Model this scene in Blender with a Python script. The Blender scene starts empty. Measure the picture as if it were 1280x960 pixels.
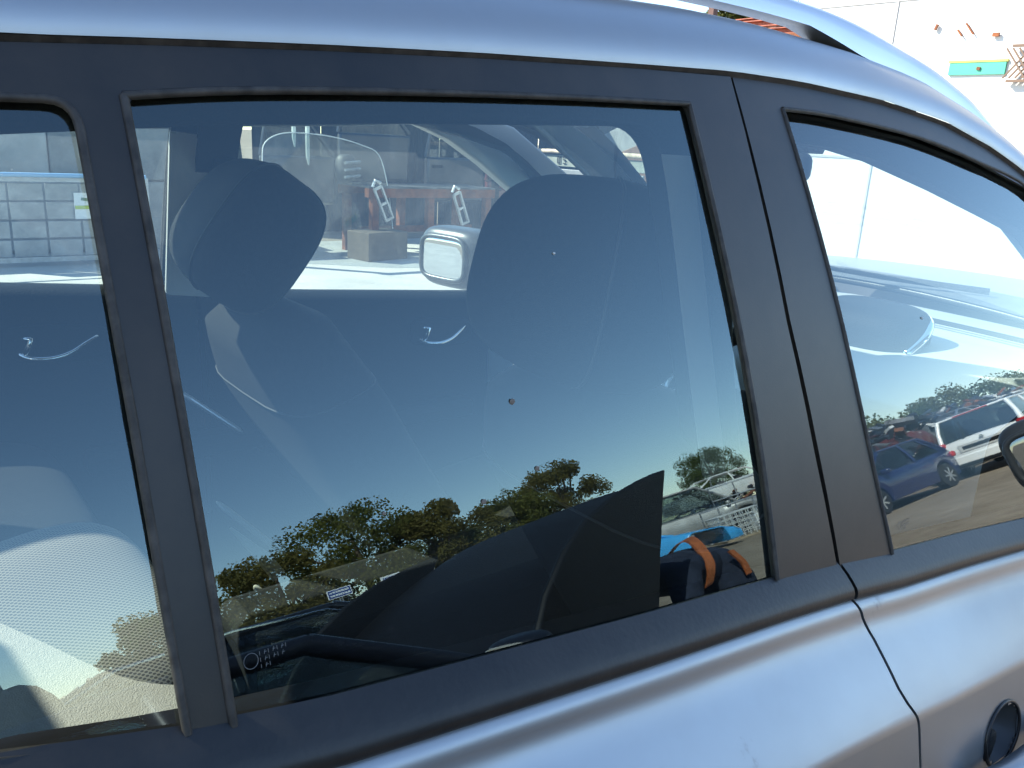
import bpy, bmesh, math, random
from mathutils import Vector, Matrix, Euler
from mathutils.geometry import delaunay_2d_cdt
S = bpy.context.scene
COL = S.collection
R = math.radians
random.seed(7)

# ------------------------------------------------------------------ camera
cam_d = bpy.data.cameras.new('camera'); cam = bpy.data.objects.new('camera', cam_d); COL.objects.link(cam)
cam_d.sensor_width = 36; cam_d.lens = 29.53; cam_d.clip_start = .01; cam_d.clip_end = 2000
_f = Vector((.6059, .7451, -.2782)); _r = Vector((.7845, -.6177, .0544))
_f.normalize(); _r = (_r - _f * _r.dot(_f)).normalized(); _u = _r.cross(_f)
cam.matrix_world = Matrix(((_r.x, _u.x, -_f.x, 0), (_r.y, _u.y, -_f.y, -1.13), (_r.z, _u.z, -_f.z, 1.48), (0, 0, 0, 1)))
S.camera = cam
# ------------------------------------------------------------------ sky, sun, exposure
TO_SUN = Vector((-.52, .54, .62)).normalized()
wd = bpy.data.worlds.new('World'); S.world = wd; wd.use_nodes = True
nt = wd.node_tree; bg = nt.nodes['Background']; sky = nt.nodes.new('ShaderNodeTexSky')
sky.sky_type = 'NISHITA'; sky.sun_disc = False
sky.sun_elevation = math.asin(TO_SUN.z); sky.sun_rotation = math.atan2(TO_SUN.x, TO_SUN.y)
sky.altitude = 50; sky.air_density = 1.0; sky.dust_density = 0; sky.ozone_density = 2.2
nt.links.new(sky.outputs[0], bg.inputs[0]); bg.inputs[1].default_value = .13
sun_d = bpy.data.lights.new('sun', 'SUN'); sun = bpy.data.objects.new('sun', sun_d); COL.objects.link(sun)
sun_d.energy = 4.6; sun_d.angle = R(.5); sun_d.color = (1, .95, .86)
sun.rotation_euler = TO_SUN.to_track_quat('Z', 'Y').to_euler(); sun.location = (0, 0, 30)
S.view_settings.view_transform = 'Standard'; S.view_settings.look = 'None'
S.view_settings.exposure = 1.75; S.view_settings.gamma = 1; S.view_settings.use_curve_mapping = False
S.render.engine = 'CYCLES'
cy = S.cycles
cy.use_denoising = True; cy.max_bounces = 10; cy.transparent_max_bounces = 32; cy.glossy_bounces = 6
cy.transmission_bounces = 6; cy.diffuse_bounces = 3; cy.caustics_reflective = False; cy.caustics_refractive = False
cy.sample_clamp_indirect = 6

# ------------------------------------------------------------------ materials
MATS = {}
def mat(name, col=(.5, .5, .5), rough=.6, metal=0, spec=.5, noise=0, nscale=8, bump=0, bscale=40, coat=0, col2=None, emis=None):
    if name in MATS: return MATS[name]
    m = bpy.data.materials.new(name); MATS[name] = m; m.use_nodes = True
    n = m.node_tree; p = n.nodes['Principled BSDF']
    p.inputs['Base Color'].default_value = (*col, 1); p.inputs['Roughness'].default_value = rough
    p.inputs['Metallic'].default_value = metal; p.inputs['Specular IOR Level'].default_value = spec
    p.inputs['Coat Weight'].default_value = coat; p.inputs['Coat Roughness'].default_value = .08
    tc = n.nodes.new('ShaderNodeTexCoord')
    if noise or col2:
        t = n.nodes.new('ShaderNodeTexNoise'); t.inputs['Scale'].default_value = nscale; t.inputs['Detail'].default_value = 8
        t.inputs['Roughness'].default_value = .65
        n.links.new(tc.outputs['Object'], t.inputs['Vector'])
        r = n.nodes.new('ShaderNodeValToRGB'); e = r.color_ramp.elements
        a = col2 if col2 else tuple(c * (1 - noise) for c in col); b = col if col2 else tuple(min(1, c * (1 + noise)) for c in col)
        e[0].position = .36; e[1].position = .64; e[0].color = (*a, 1); e[1].color = (*b, 1)
        n.links.new(t.outputs['Fac'], r.inputs['Fac']); n.links.new(r.outputs['Color'], p.inputs['Base Color'])
    if bump:
        t2 = n.nodes.new('ShaderNodeTexNoise'); t2.inputs['Scale'].default_value = bscale; t2.inputs['Detail'].default_value = 4
        n.links.new(tc.outputs['Object'], t2.inputs['Vector'])
        b = n.nodes.new('ShaderNodeBump'); b.inputs['Strength'].default_value = bump; b.inputs['Distance'].default_value = .01
        n.links.new(t2.outputs['Fac'], b.inputs['Height']); n.links.new(b.outputs['Normal'], p.inputs['Normal'])
    return m

def glass(name, tint=(.80, .88, .84), ior=1.62, dust=.0, dcol=(.75, .74, .70), dscale=3.0, spots=0, rc=(1, 1, 1)):
    return _glass(name, tint, ior, dust, dcol, dscale, spots, rc)
def _glass(name, tint, ior, dust, dcol, dscale, spots, rc):
    """a pane: mirror-like reflection on its outer face by the angle of view, the rest passes through; dust lies on it"""
    if name in MATS: return MATS[name]
    m = bpy.data.materials.new(name); MATS[name] = m; m.use_nodes = True
    n = m.node_tree; L = n.links; n.nodes.remove(n.nodes['Principled BSDF']); out = n.nodes['Material Output']
    tr = n.nodes.new('ShaderNodeBsdfTransparent'); tr.inputs[0].default_value = (*tint, 1)
    tr2 = n.nodes.new('ShaderNodeBsdfTransparent')
    gl = n.nodes.new('ShaderNodeBsdfGlossy'); gl.inputs['Roughness'].default_value = 0.0; gl.inputs['Color'].default_value = (*rc, 1)
    fr = n.nodes.new('ShaderNodeFresnel'); fr.inputs['IOR'].default_value = ior
    mx = n.nodes.new('ShaderNodeMixShader'); L.new(fr.outputs[0], mx.inputs[0]); L.new(tr.outputs[0], mx.inputs[1]); L.new(gl.outputs[0], mx.inputs[2])
    last = mx
    if dust:
        tc = n.nodes.new('ShaderNodeTexCoord'); mp = n.nodes.new('ShaderNodeMapping'); mp.inputs['Scale'].default_value = (1, 1, 1)
        L.new(tc.outputs['Object'], mp.inputs[0])
        t = n.nodes.new('ShaderNodeTexNoise'); t.inputs['Scale'].default_value = dscale; t.inputs['Detail'].default_value = 10; t.inputs['Roughness'].default_value = .7
        t.inputs['Distortion'].default_value = .6
        L.new(mp.outputs[0], t.inputs['Vector'])
        r = n.nodes.new('ShaderNodeMapRange'); r.inputs['From Min'].default_value = .35; r.inputs['From Max'].default_value = .8
        r.inputs['To Min'].default_value = dust * .25; r.inputs['To Max'].default_value = dust * 1.6
        L.new(t.outputs['Fac'], r.inputs[0]); fac = r.outputs[0]
        if spots:
            v = n.nodes.new('ShaderNodeTexVoronoi'); v.inputs['Scale'].default_value = spots; L.new(tc.outputs['Object'], v.inputs['Vector'])
            q = n.nodes.new('ShaderNodeMapRange'); q.inputs['From Min'].default_value = .03; q.inputs['From Max'].default_value = .09
            q.inputs['To Min'].default_value = dust * 2.5; q.inputs['To Max'].default_value = 0
            L.new(v.outputs['Distance'], q.inputs[0])
            ad = n.nodes.new('ShaderNodeMath'); ad.operation = 'ADD'; ad.use_clamp = True; L.new(fac, ad.inputs[0]); L.new(q.outputs[0], ad.inputs[1]); fac = ad.outputs[0]
        d1 = n.nodes.new('ShaderNodeBsdfDiffuse'); d1.inputs[0].default_value = (*dcol, 1)
        d2 = n.nodes.new('ShaderNodeBsdfTranslucent'); d2.inputs[0].default_value = (*dcol, 1)
        dm = n.nodes.new('ShaderNodeMixShader'); L.new(d1.outputs[0], dm.inputs[1]); L.new(d2.outputs[0], dm.inputs[2])
        m2 = n.nodes.new('ShaderNodeMixShader'); L.new(fac, m2.inputs[0]); L.new(mx.outputs[0], m2.inputs[1]); L.new(dm.outputs[0], m2.inputs[2]); last = m2
    ge = n.nodes.new('ShaderNodeNewGeometry'); m3 = n.nodes.new('ShaderNodeMixShader')
    L.new(ge.outputs['Backfacing'], m3.inputs[0]); L.new(last.outputs[0], m3.inputs[1]); L.new(tr2.outputs[0], m3.inputs[2])
    L.new(m3.outputs[0], out.inputs['Surface'])
    return m

GL = glass('side_glass', (.72, .81, .78), 2.0, .004, spots=30, rc=(.76, .97, 1.0))
GLC = glass('clear_side_glass', (.84, .92, .88), 2.0, .012, spots=30, rc=(.86, .98, 1.0))
GLF = glass('far_glass', (.80, .88, .85), 1.5, 0.085, (.60, .62, .64), 5.0, spots=45)
GLW = glass('windscreen_glass', (.82, .90, .86), 1.55, .05, (.7, .71, .7), 4.0, spots=40)
GLD = glass('tinted_glass', (.30, .36, .36), 1.7)
def car_paint():
    m = mat('silver_blue_paint', (.37, .38, .39), .40, .86, .5, bump=.01, bscale=1200, coat=.10); n = m.node_tree; L = n.links; p = n.nodes['Principled BSDF']
    tc = n.nodes.new('ShaderNodeTexCoord'); mp = n.nodes.new('ShaderNodeMapping'); mp.inputs['Scale'].default_value = (9, 9, 3.2); L.new(tc.outputs['Object'], mp.inputs[0])
    def nz(s, d, v): t = n.nodes.new('ShaderNodeTexNoise'); t.inputs['Scale'].default_value = s; t.inputs['Detail'].default_value = d; t.inputs['Roughness'].default_value = .7; L.new(v, t.inputs['Vector']); return t.outputs['Fac']
    def ramp(f, a, b, c0, c1): r = n.nodes.new('ShaderNodeMapRange'); r.inputs['From Min'].default_value = a; r.inputs['From Max'].default_value = b; r.inputs['To Min'].default_value = c0; r.inputs['To Max'].default_value = c1; L.new(f, r.inputs[0]); return r.outputs[0]
    film = ramp(nz(1.5, 9, tc.outputs['Object']), .35, .75, .0, .28)          # road film
    scuff = ramp(nz(1.6, 6, mp.outputs[0]), .66, .74, 0, .55)                  # smudges running down
    mx = n.nodes.new('ShaderNodeMath'); mx.operation = 'MAXIMUM'; L.new(film, mx.inputs[0]); L.new(scuff, mx.inputs[1])
    c = n.nodes.new('ShaderNodeMix'); c.data_type = 'RGBA'; c.inputs[6].default_value = (.37, .38, .39, 1); c.inputs[7].default_value = (.22, .205, .18, 1)
    L.new(mx.outputs[0], c.inputs[0]); L.new(c.outputs[2], p.inputs['Base Color'])
    L.new(ramp(mx.outputs[0], 0, .6, .37, .52), p.inputs['Roughness']); L.new(ramp(mx.outputs[0], 0, .6, .88, .55), p.inputs['Metallic'])
    return m
SILVER = car_paint()
BLACKP = mat('satin_black_trim', (.024, .019, .015), .42, 0, .5, nscale=7, bump=.03, bscale=700, col2=(.006, .006, .0065))
RUBBER = mat('black_rubber', (.014, .012, .011), .42, 0, .5, nscale=22, bump=.04, bscale=200, col2=(.005, .005, .0055))
SEALR = mat('dusty_rubber', (.035, .030, .026), .6, 0, .4, noise=.5, nscale=60)
DARKIN = mat('dark_interior_plastic', (.012, .013, .014), .7, 0, .12, bump=.2, bscale=300)
FABRIC = mat('charcoal_seat_fabric', (.015, .0155, .0165), .9, 0, .2, noise=.15, nscale=120, bump=.25, bscale=700)
GREYIN = mat('grey_interior_plastic', (.42, .41, .39), .55, bump=.1, bscale=300)
DASHM = mat('pale_grey_dash_plastic', (.30, .31, .305), .65, noise=.05, nscale=5, bump=.12, bscale=500)
HEADL = mat('headliner_cloth', (.30, .30, .29), .9)
CHROME = mat('chrome', (.8, .82, .84), .12, 1)
SATIN = mat('satin_silver_plastic', (.62, .64, .66), .3, .7)
DARK = mat('dark_void', (.008, .008, .008), .8)
WHITEP = mat('white_paint', (.78, .77, .74), .35, 0, .5, noise=.04, nscale=4, coat=.2)
STEEL = mat('galvanised_steel', (.42, .43, .44), .45, .6, noise=.2, nscale=12)
RUST = mat('rusty_steel', (.24, .085, .035), .85, 0, .2, noise=.5, nscale=9, bump=.3, bscale=60, col2=(.12, .05, .03))
CONC = mat('stained_concrete', (.40, .39, .365), .9, 0, .2, nscale=2.2, bump=.4, bscale=25, col2=(.24, .235, .22))
TYRE = mat('tyre_rubber', (.015, .015, .015), .85, noise=.3, nscale=20)
BARK = mat('bark', (.10, .075, .05), .9, bump=.8, bscale=20, noise=.4, nscale=6)

# ------------------------------------------------------------------ mesh helpers
def link(o, parent=None):
    COL.objects.link(o)
    if parent: o.parent = parent
    return o
def make(name, vs, fs, m, parent=None, smooth=None, bevel=0):
    me = bpy.data.meshes.new(name); me.from_pydata([tuple(v) for v in vs], [], fs); me.validate(); me.materials.append(m)
    if smooth is not None:
        for p in me.polygons: p.use_smooth = True
        if smooth < 180: me.set_sharp_from_angle(angle=R(smooth))
    o = link(bpy.data.objects.new(name, me), parent)
    if bevel:
        b = o.modifiers.new('bevel', 'BEVEL'); b.width = bevel; b.segments = 2; b.limit_method = 'ANGLE'
        for p in me.polygons: p.use_smooth = True
        me.set_sharp_from_angle(angle=R(40))
    return o
class B:
    def __init__(s): s.v = []; s.f = []
    def add(s, vs, fs):
        k = len(s.v); s.v += [Vector(v) for v in vs]; s.f += [tuple(i + k for i in f) for f in fs]; return s
    def box(s, c, d, rot=None):
        c = Vector(c); M = (Euler([R(a) for a in rot]).to_matrix() if isinstance(rot, (tuple, list)) else rot) if rot is not None else Matrix.Identity(3)
        vs = [c + M @ Vector((x * d[0] / 2, y * d[1] / 2, z * d[2] / 2)) for x in (-1, 1) for y in (-1, 1) for z in (-1, 1)]
        return s.add(vs, [(0, 1, 3, 2), (4, 6, 7, 5), (0, 4, 5, 1), (2, 3, 7, 6), (0, 2, 6, 4), (1, 5, 7, 3)])
    def tube(s, pts, r, n=8, closed=False):
        pts = [Vector(p) for p in pts]; rs = r if isinstance(r, (list, tuple)) else [r] * len(pts)
        rings = []; up = Vector((0, 0, 1)); prev = None
        for i, p in enumerate(pts):
            if closed: t = pts[(i + 1) % len(pts)] - pts[i - 1]
            else: t = pts[min(i + 1, len(pts) - 1)] - pts[max(i - 1, 0)]
            t.normalize()
            a = prev if prev is not None else (up if abs(t.z) < .9 else Vector((1, 0, 0)))
            a = (a - t * a.dot(t)).normalized(); b = t.cross(a); prev = a
            rings.append([p + (a * math.cos(2 * math.pi * k / n) + b * math.sin(2 * math.pi * k / n)) * rs[i] for k in range(n)])
        return s.loft(rings, True, not closed, closed)
    def loft(s, rings, ring_closed=True, cap=True, loop=False):
        n = len(rings[0]); vs = [v for r in rings for v in r]; fs = []
        m = len(rings)
        for i in range(m if loop else m - 1):
            for k in range(n if ring_closed else n - 1):
                a = i * n + k; b = i * n + (k + 1) % n; j = (i + 1) % m
                fs.append((a, b, j * n + (k + 1) % n, j * n + k))
        if cap and not loop and ring_closed:
            fs.append(tuple(range(n - 1, -1, -1))); fs.append(tuple((m - 1) * n + k for k in range(n)))
        return s.add(vs, fs)
    def grid(s, fn, nu, nv, skip=None):
        vs = [fn(i / nu, j / nv) for i in range(nu + 1) for j in range(nv + 1)]
        fs = [(i * (nv + 1) + j, (i + 1) * (nv + 1) + j, (i + 1) * (nv + 1) + j + 1, i * (nv + 1) + j + 1) for i in range(nu) for j in range(nv) if not (skip and skip((i + .5) / nu, (j + .5) / nv))]
        return s.add(vs, fs)
    def prism(s, poly, axis, a, b):
        """polygon given in the two remaining axes, extruded along axis from a to b"""
        def P(p, t): return {'x': (t, p[0], p[1]), 'y': (p[0], t, p[1]), 'z': (p[0], p[1], t)}[axis]
        n = len(poly); vs = [P(p, a) for p in poly] + [P(p, b) for p in poly]
        fs = [tuple(range(n)), tuple(range(2 * n - 1, n - 1, -1))] + [(i, i + n, (i + 1) % n + n, (i + 1) % n) for i in range(n)]
        return s.add(vs, fs)
    def xf(s, M): s.v = [M @ v for v in s.v]; return s
    def done(s, name, m, parent=None, smooth=None, bevel=0, fix=True):
        o = make(name, s.v, s.f, m, parent, smooth, bevel)
        if fix:
            bm = bmesh.new(); bm.from_mesh(o.data); bmesh.ops.recalc_face_normals(bm, faces=bm.faces); bm.to_mesh(o.data); bm.free()
            if smooth is not None and smooth < 180: o.data.set_sharp_from_angle(angle=R(smooth))
        return o
def pillow(c, size, rot=(0, 0, 0), e=(.5, .5), nu=28, nv=20, taper=0, bend=0):
    """a closed rounded block (superellipsoid): e small = boxier"""
    b = B(); M = Euler([R(a) for a in rot]).to_matrix(); c = Vector(c)
    sp = lambda x, p: math.copysign(abs(x) ** p, x)
    vs = []; fs = []
    for j in range(nv + 1):
        ph = -math.pi / 2 + math.pi * j / nv
        for i in range(nu):
            th = 2 * math.pi * i / nu
            x = sp(math.cos(ph), e[0]) * sp(math.cos(th), e[1]); y = sp(math.cos(ph), e[0]) * sp(math.sin(th), e[1]); z = sp(math.sin(ph), e[0])
            k = 1 - taper * (z + 1) / 2
            vs.append(c + M @ Vector((x * size[0] / 2 + bend * y * y, y * size[1] / 2 * k, z * size[2] / 2)))
    for j in range(nv):
        for i in range(nu):
            fs.append((j * nu + i, j * nu + (i + 1) % nu, (j + 1) * nu + (i + 1) % nu, (j + 1) * nu + i))
    return b.add(vs, fs)
def lerp(tab, x):
    if x <= tab[0][0]: a, b = tab[0], tab[1]
    elif x >= tab[-1][0]: a, b = tab[-2], tab[-1]
    else:
        for a, b in zip(tab, tab[1:]):
            if a[0] <= x <= b[0]: break
    t = (x - a[0]) / (b[0] - a[0]); return a[1] + (b[1] - a[1]) * t
def curve(tab, n):
    """smooth resample of a polyline (Catmull-Rom)"""
    P = [Vector(p) for p in tab]; out = []
    for i in range(len(P) - 1):
        p0 = P[max(i - 1, 0)]; p1 = P[i]; p2 = P[i + 1]; p3 = P[min(i + 2, len(P) - 1)]
        for k in range(n):
            t = k / n
            out.append(.5 * ((2 * p1) + (-p0 + p2) * t + (2 * p0 - 5 * p1 + 4 * p2 - p3) * t * t + (-p0 + 3 * p1 - 3 * p2 + p3) * t ** 3))
    out.append(P[-1]); return out
def tag(o, label, cat, group=None):
    o['label'] = label; o['category'] = cat
    if group: o['group'] = group
    return o
def struct(o): o['kind'] = 'structure'; return o
def thing(name, label, cat, loc=(0, 0, 0), rz=0, group=None):
    o = link(bpy.data.objects.new(name, None)); o.location = loc; o.rotation_euler = (0, 0, R(rz)); o.empty_display_size = .1
    return tag(o, label, cat, group)

# ------------------------------------------------------------------ the ground
def ground():
    m = bpy.data.materials.new('yard_ground'); m.use_nodes = True; n = m.node_tree; L = n.links; p = n.nodes['Principled BSDF']
    tc = n.nodes.new('ShaderNodeTexCoord')
    def nz(sc, det=8):
        t = n.nodes.new('ShaderNodeTexNoise'); t.inputs['Scale'].default_value = sc; t.inputs['Detail'].default_value = det; t.inputs['Roughness'].default_value = .65
        L.new(tc.outputs['Object'], t.inputs['Vector']); return t
    a = nz(.22); b = nz(2.5); c = nz(40, 4)
    mx = n.nodes.new('ShaderNodeMix'); mx.data_type = 'FLOAT'; mx.inputs[0].default_value = .45; L.new(a.outputs['Fac'], mx.inputs[2]); L.new(b.outputs['Fac'], mx.inputs[3])
    r = n.nodes.new('ShaderNodeValToRGB'); e = r.color_ramp.elements
    e[0].position = .36; e[0].color = (.19, .145, .10, 1); e[1].position = .62; e[1].color = (.33, .265, .195, 1)
    L.new(mx.outputs[0], r.inputs[0]); L.new(r.outputs[0], p.inputs['Base Color']); p.inputs['Roughness'].default_value = .9
    p.inputs['Specular IOR Level'].default_value = .2
    bp = n.nodes.new('ShaderNodeBump'); bp.inputs['Strength'].default_value = .5; bp.inputs['Distance'].default_value = .03
    L.new(c.outputs['Fac'], bp.inputs['Height']); L.new(bp.outputs['Normal'], p.inputs['Normal'])
    struct(make('ground', [(-300, -300, 0), (300, -300, 0), (300, 300, 0), (-300, 300, 0)], [(0, 1, 2, 3)], m))
ground()
struct(make('concrete_apron', [(-8, 1.2, .004), (20, 1.2, .004), (20, 9.6, .004), (-8, 9.6, .004)], [(0, 1, 2, 3)], mat('pale_concrete_slab', (.50, .48, .44), .9, 0, .2, nscale=1.1, bump=.3, bscale=60, col2=(.38, .36, .33))))

# ------------------------------------------------------------------ the silver estate car
RC, KX = 2.4, .09
def side(x, z, off=0.0, t0=18.4):
    """point and outward normal of the barrel-curved car side (right side, facing -Y) above the belt"""
    t = R(t0); cyy = -.72 + RC * math.cos(t); czz = 1.2 + KX * .35 - RC * math.sin(t)
    zz = z + KX * x - czz; y = cyy - math.sqrt((RC + off) ** 2 - zz * zz)
    return Vector((x, y, z)), Vector((KX * zz, y - cyy, zz)).normalized()
def inside(p, poly):
    r = False; x, y = p; j = len(poly) - 1
    for i in range(len(poly)):
        xi, yi = poly[i]; xj, yj = poly[j]
        if (yi > y) != (yj > y) and x < (xj - xi) * (y - yi) / (yj - yi) + xi: r = not r
        j = i
    return r
def dens(poly, d):
    out = []
    for i in range(len(poly)):
        a = Vector(poly[i]); b = Vector(poly[(i + 1) % len(poly)]); k = max(1, int((b - a).length / d))
        out += [tuple(a.lerp(b, t / k)) for t in range(k)]
    return out
def panel(name, m, parent, outer, holes=(), off=0.0, thick=.004, t0=18.4, far=False, step=.035):
    """a curved sheet of the car's side, cut to outline (x, z) with openings, with real thickness and true normals"""
    loops = [dens(outer, step)] + [dens(h, step) for h in holes]
    pts = []; ed = []
    for l in loops:
        k = len(pts); pts += l; ed += [(k + i, k + (i + 1) % len(l)) for i in range(len(l))]
    xs = [p[0] for p in outer]; zs = [p[1] for p in outer]
    x = min(xs) + step / 2
    while x < max(xs):
        z = min(zs) + step / 2
        while z < max(zs):
            if inside((x, z), outer) and not any(inside((x, z), h) for h in holes):
                if min((Vector(q) - Vector((x, z))).length for l in loops for q in l) > step * .45: pts.append((x, z))
            z += step
        x += step
    v2, _, tri, *_r = delaunay_2d_cdt([Vector(p) for p in pts], ed, [], 0, 1e-6)
    tri = [t for t in tri if (lambda c: inside(c, outer) and not any(inside(c, h) for h in holes))(tuple(sum((v2[i] for i in t), Vector((0, 0))) / 3))]
    s = -1 if far else 1
    vs = []; ns = []; fs = []
    n = len(v2)
    for o_, sg in ((off, 1), (off - thick, -1)):
        for q in v2:
            p, nn = side(q[0], q[1], o_, t0); vs.append((p.x, p.y * s, p.z)); ns.append(Vector((nn.x, nn.y * s, nn.z)) * sg)
    for t in tri:
        a, b, c = t
        pa, pb, pc = (Vector(vs[i]) for i in t)
        if (pb - pa).cross(pc - pa).dot(ns[a]) < 0: b, c = c, b
        fs.append((a, b, c)); fs.append((n + a, n + c, n + b))
    cnt = {}
    for t in tri:
        for i in range(3):
            e = (t[i], t[(i + 1) % 3]); cnt.setdefault(tuple(sorted(e)), []).append(t)
    for e, ts in cnt.items():
        if len(ts) == 1:
            k = len(vs); q = [vs[e[0]], vs[e[1]], vs[n + e[1]], vs[n + e[0]]]
            mid = sum((v2[i] for i in ts[0]), Vector((0, 0))) / 3; em = (v2[e[0]] + v2[e[1]]) / 2
            od = Vector((em[0] - mid[0], 0, em[1] - mid[1]))
            nn = (Vector(q[1]) - Vector(q[0])).cross(Vector(q[2]) - Vector(q[0]))
            if nn.length < 1e-12: continue
            nn.normalize()
            if nn.dot(od) < 0: q = q[::-1]; nn = -nn
            vs += q; ns += [nn] * 4; fs.append((k, k + 1, k + 2, k + 3))
    me = bpy.data.meshes.new(name); me.from_pydata(vs, [], fs); me.materials.append(m)
    for p in me.polygons: p.use_smooth = True
    me.normals_split_custom_set_from_vertices([tuple(v) for v in ns])
    return link(bpy.data.objects.new(name, me), parent)
def edge_tube(name, m, parent, path, off, r, t0=18.4, n=6, far=False):
    pts = [side(p[0], p[1], off, t0)[0] for p in path]
    if far: pts = [Vector((p.x, -p.y, p.z)) for p in pts]
    return B().tube(pts, r, n).done(name, m, parent, 60)
def rnd(poly, r, which=None, n=5):
    """round the corners of a polygon"""
    out = []; N = len(poly)
    for i in range(N):
        p = Vector(poly[i]); a = Vector(poly[i - 1]); b = Vector(poly[(i + 1) % N])
        if which is not None and i not in which: out.append(tuple(p)); continue
        rr = min(r, (a - p).length * .45, (b - p).length * .45)
        s = p + (a - p).normalized() * rr; e = p + (b - p).normalized() * rr
        for k in range(n + 1):
            t = k / n; out.append(tuple(s * (1 - t) ** 2 + p * 2 * t * (1 - t) + e * t * t))
    return out

CAR = thing('estate_car', 'silver blue estate car seen close from its right side, filling the picture', 'car')
def part(name, label=None):
    o = link(bpy.data.objects.new(name, None), CAR); o.empty_display_size = .05
    if label: o['label'] = label
    return o
ROOFL = [(-1.6, 1.38), (-.9, 1.47), (-.3, 1.497), (.078, 1.516), (.159, 1.523), (.262, 1.531), (.398, 1.54), (.586, 1.55), (.727, 1.557), (.86, 1.558), (1.044, 1.552), (1.219, 1.536), (1.363, 1.506), (1.463, 1.475), (1.62, 1.405), (1.80, 1.305), (1.98, 1.185)]
BELT = [(-1.6, 1.30), (-.4, 1.235), (.027, 1.192), (.11, 1.172), (.186, 1.158), (.303, 1.143), (.46, 1.123), (.642, 1.102), (.748, 1.088), (.855, 1.071), (1.026, 1.049), (1.222, 1.021), (1.95, .93)]
zr = lambda x: lerp(ROOFL, x)
zb = lambda x: lerp(BELT, x)
TRH = .030
zt = lambda x: zb(x) - TRH
T1 = 19.4
# window outlines in (x, z)
G_MAIN = [(.134, 1.165), (.186, 1.158), (.303, 1.143), (.46, 1.123), (.642, 1.102), (.643, 1.25), (.6425, 1.42), (.645, 1.522), (.478, 1.516), (.32, 1.508), (.203, 1.500), (.133, 1.492), (.133, 1.33)]
G_QUART = [(-.26, 1.222), (.027, 1.192), (.11, 1.170), (.108, 1.33), (.1075, 1.488), (.074, 1.487), (-.12, 1.475), (-.20, 1.42)]
G_FRONT = [(.854, 1.071), (1.025, 1.049), (1.22, 1.021), (1.70, .965), (1.72, 1.20), (1.66, 1.34), (1.482, 1.448), (1.3, 1.487), (1.127, 1.513), (.92, 1.527), (.812, 1.528), (.818, 1.40), (.832, 1.20)]
SHUT_U = [(.748, 1.086), (.733, 1.20), (.724, 1.324), (.727, 1.45), (.731, 1.5535)]
def near_side(far):
    sfx = ''
    rear = part('rear_door'); front = part('front_door')
    q = dict(far=far)
    g = GLF if far else GL
    gm = rnd(G_MAIN, .012, [7, 11]); gq = rnd(G_QUART, .025, [4])
    lo = .012
    # rear door upper frame, divider bar and panes
    outer = [(-.40, zb(-.4) - lo), (-.0, zb(0) - lo), (.3, zb(.3) - lo), (.5, zb(.5) - lo), (.7455, zb(.745) - lo), (.7295, 1.20), (.7205, 1.324), (.7235, 1.45), (.7275, 1.5535), (.586, 1.548), (.398, 1.538), (.262, 1.529), (.159, 1.521), (.078, 1.514), (-.20, 1.501), (-.36, 1.46)]
    panel('window_frame', BLACKP, rear, outer, [gm, gq], .004, .0065, **q)
    m1 = [(x, z) for x, z in G_MAIN]
    panel('window_pane', g, rear, [(.126, 1.140), (.65, 1.078), (.652, 1.529), (.478, 1.522), (.32, 1.514), (.2, 1.507), (.126, 1.498)], (), -.0005, .004, **q)
    panel('quarter_pane', g, rear, [(-.262, 1.21), (-.1, 1.19), (.117, 1.155), (.116, 1.496), (.0, 1.492), (-.13, 1.482), (-.21, 1.43)], (), -.0005, .004, **q)
    # front door upper frame and pane
    outer = [(.7505, zb(.75) - lo), (1.0, zb(1.0) - lo), (1.4, zb(1.4) - lo), (1.86, zb(1.86) - lo), (1.86, zr(1.86) - .03), (1.70, zr(1.7) - .016), (1.55, zr(1.55) - .006), (1.463, 1.472), (1.363, 1.504), (1.219, 1.534), (1.044, 1.550), (.86, 1.556), (.7345, 1.5555), (.7315, 1.45), (.7285, 1.324), (.7375, 1.20)]
    gf = rnd(G_FRONT, .02, [3, 4])
    panel('window_frame', BLACKP, front, outer, [gf], .004, .0065, t0=18.7, **q)
    panel('window_pane', GLF if far else GLC, front, [(.845, 1.05), (1.03, 1.03), (1.22, 1.0), (1.71, .95), (1.73, 1.21), (1.665, 1.35), (1.49, 1.456), (1.30, 1.494), (1.13, 1.520), (.92, 1.534), (.805, 1.535), (.809, 1.40), (.822, 1.20)], (), -.0005, .004, t0=T1, **q)
    # rubber seals round the openings
    for pts, par, t0 in ((G_MAIN[4:], rear, 18.4), (G_QUART[2:], rear, 18.4), (G_FRONT[10:] + G_FRONT[:1], front, 18.7), (G_FRONT[4:11], front, 18.7)):
        c = [tuple(p) for p in curve(pts, 4)]
        if pts == G_MAIN[4:]:
            c = curve(G_MAIN[4:8], 4) + curve(G_MAIN[7:12], 4) + curve(G_MAIN[11:] + G_MAIN[:1], 4)
        if pts == G_QUART[2:]:
            c = [Vector(p) for p in rnd(G_QUART, .025, [4])[2:]]
        edge_tube('window_seal', SEALR, par, c, .004, .0026, t0, 8, far)
    # belt mouldings: a rounded rubber lip over a flat lower strip
    for x0, x1, par, t0 in ((-.42, .7475, rear, 18.4), (.7525, 1.90, front, 18.7)):
        rings = []; k = 40
        for i in range(k + 1):
            x = x0 + (x1 - x0) * i / k; b = zb(x)
            pr = [(.003, -.010), (.002, .002), (.006, -.002), (.011, -.007), (.0155, -.013), (.0185, -.018), (.0190, -.0225), (.0178, -.027), (.0155, -TRH), (.002, -TRH - .002)]
            ring = []
            for of, dz in pr:
                p = side(x, b + dz, of, t0)[0]; ring.append(Vector((p.x, -p.y if far else p.y, p.z)))
            rings.append(ring)
        B().loft(rings).done('belt_moulding', RUBBER, par, 50)
    return rear, front
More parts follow.
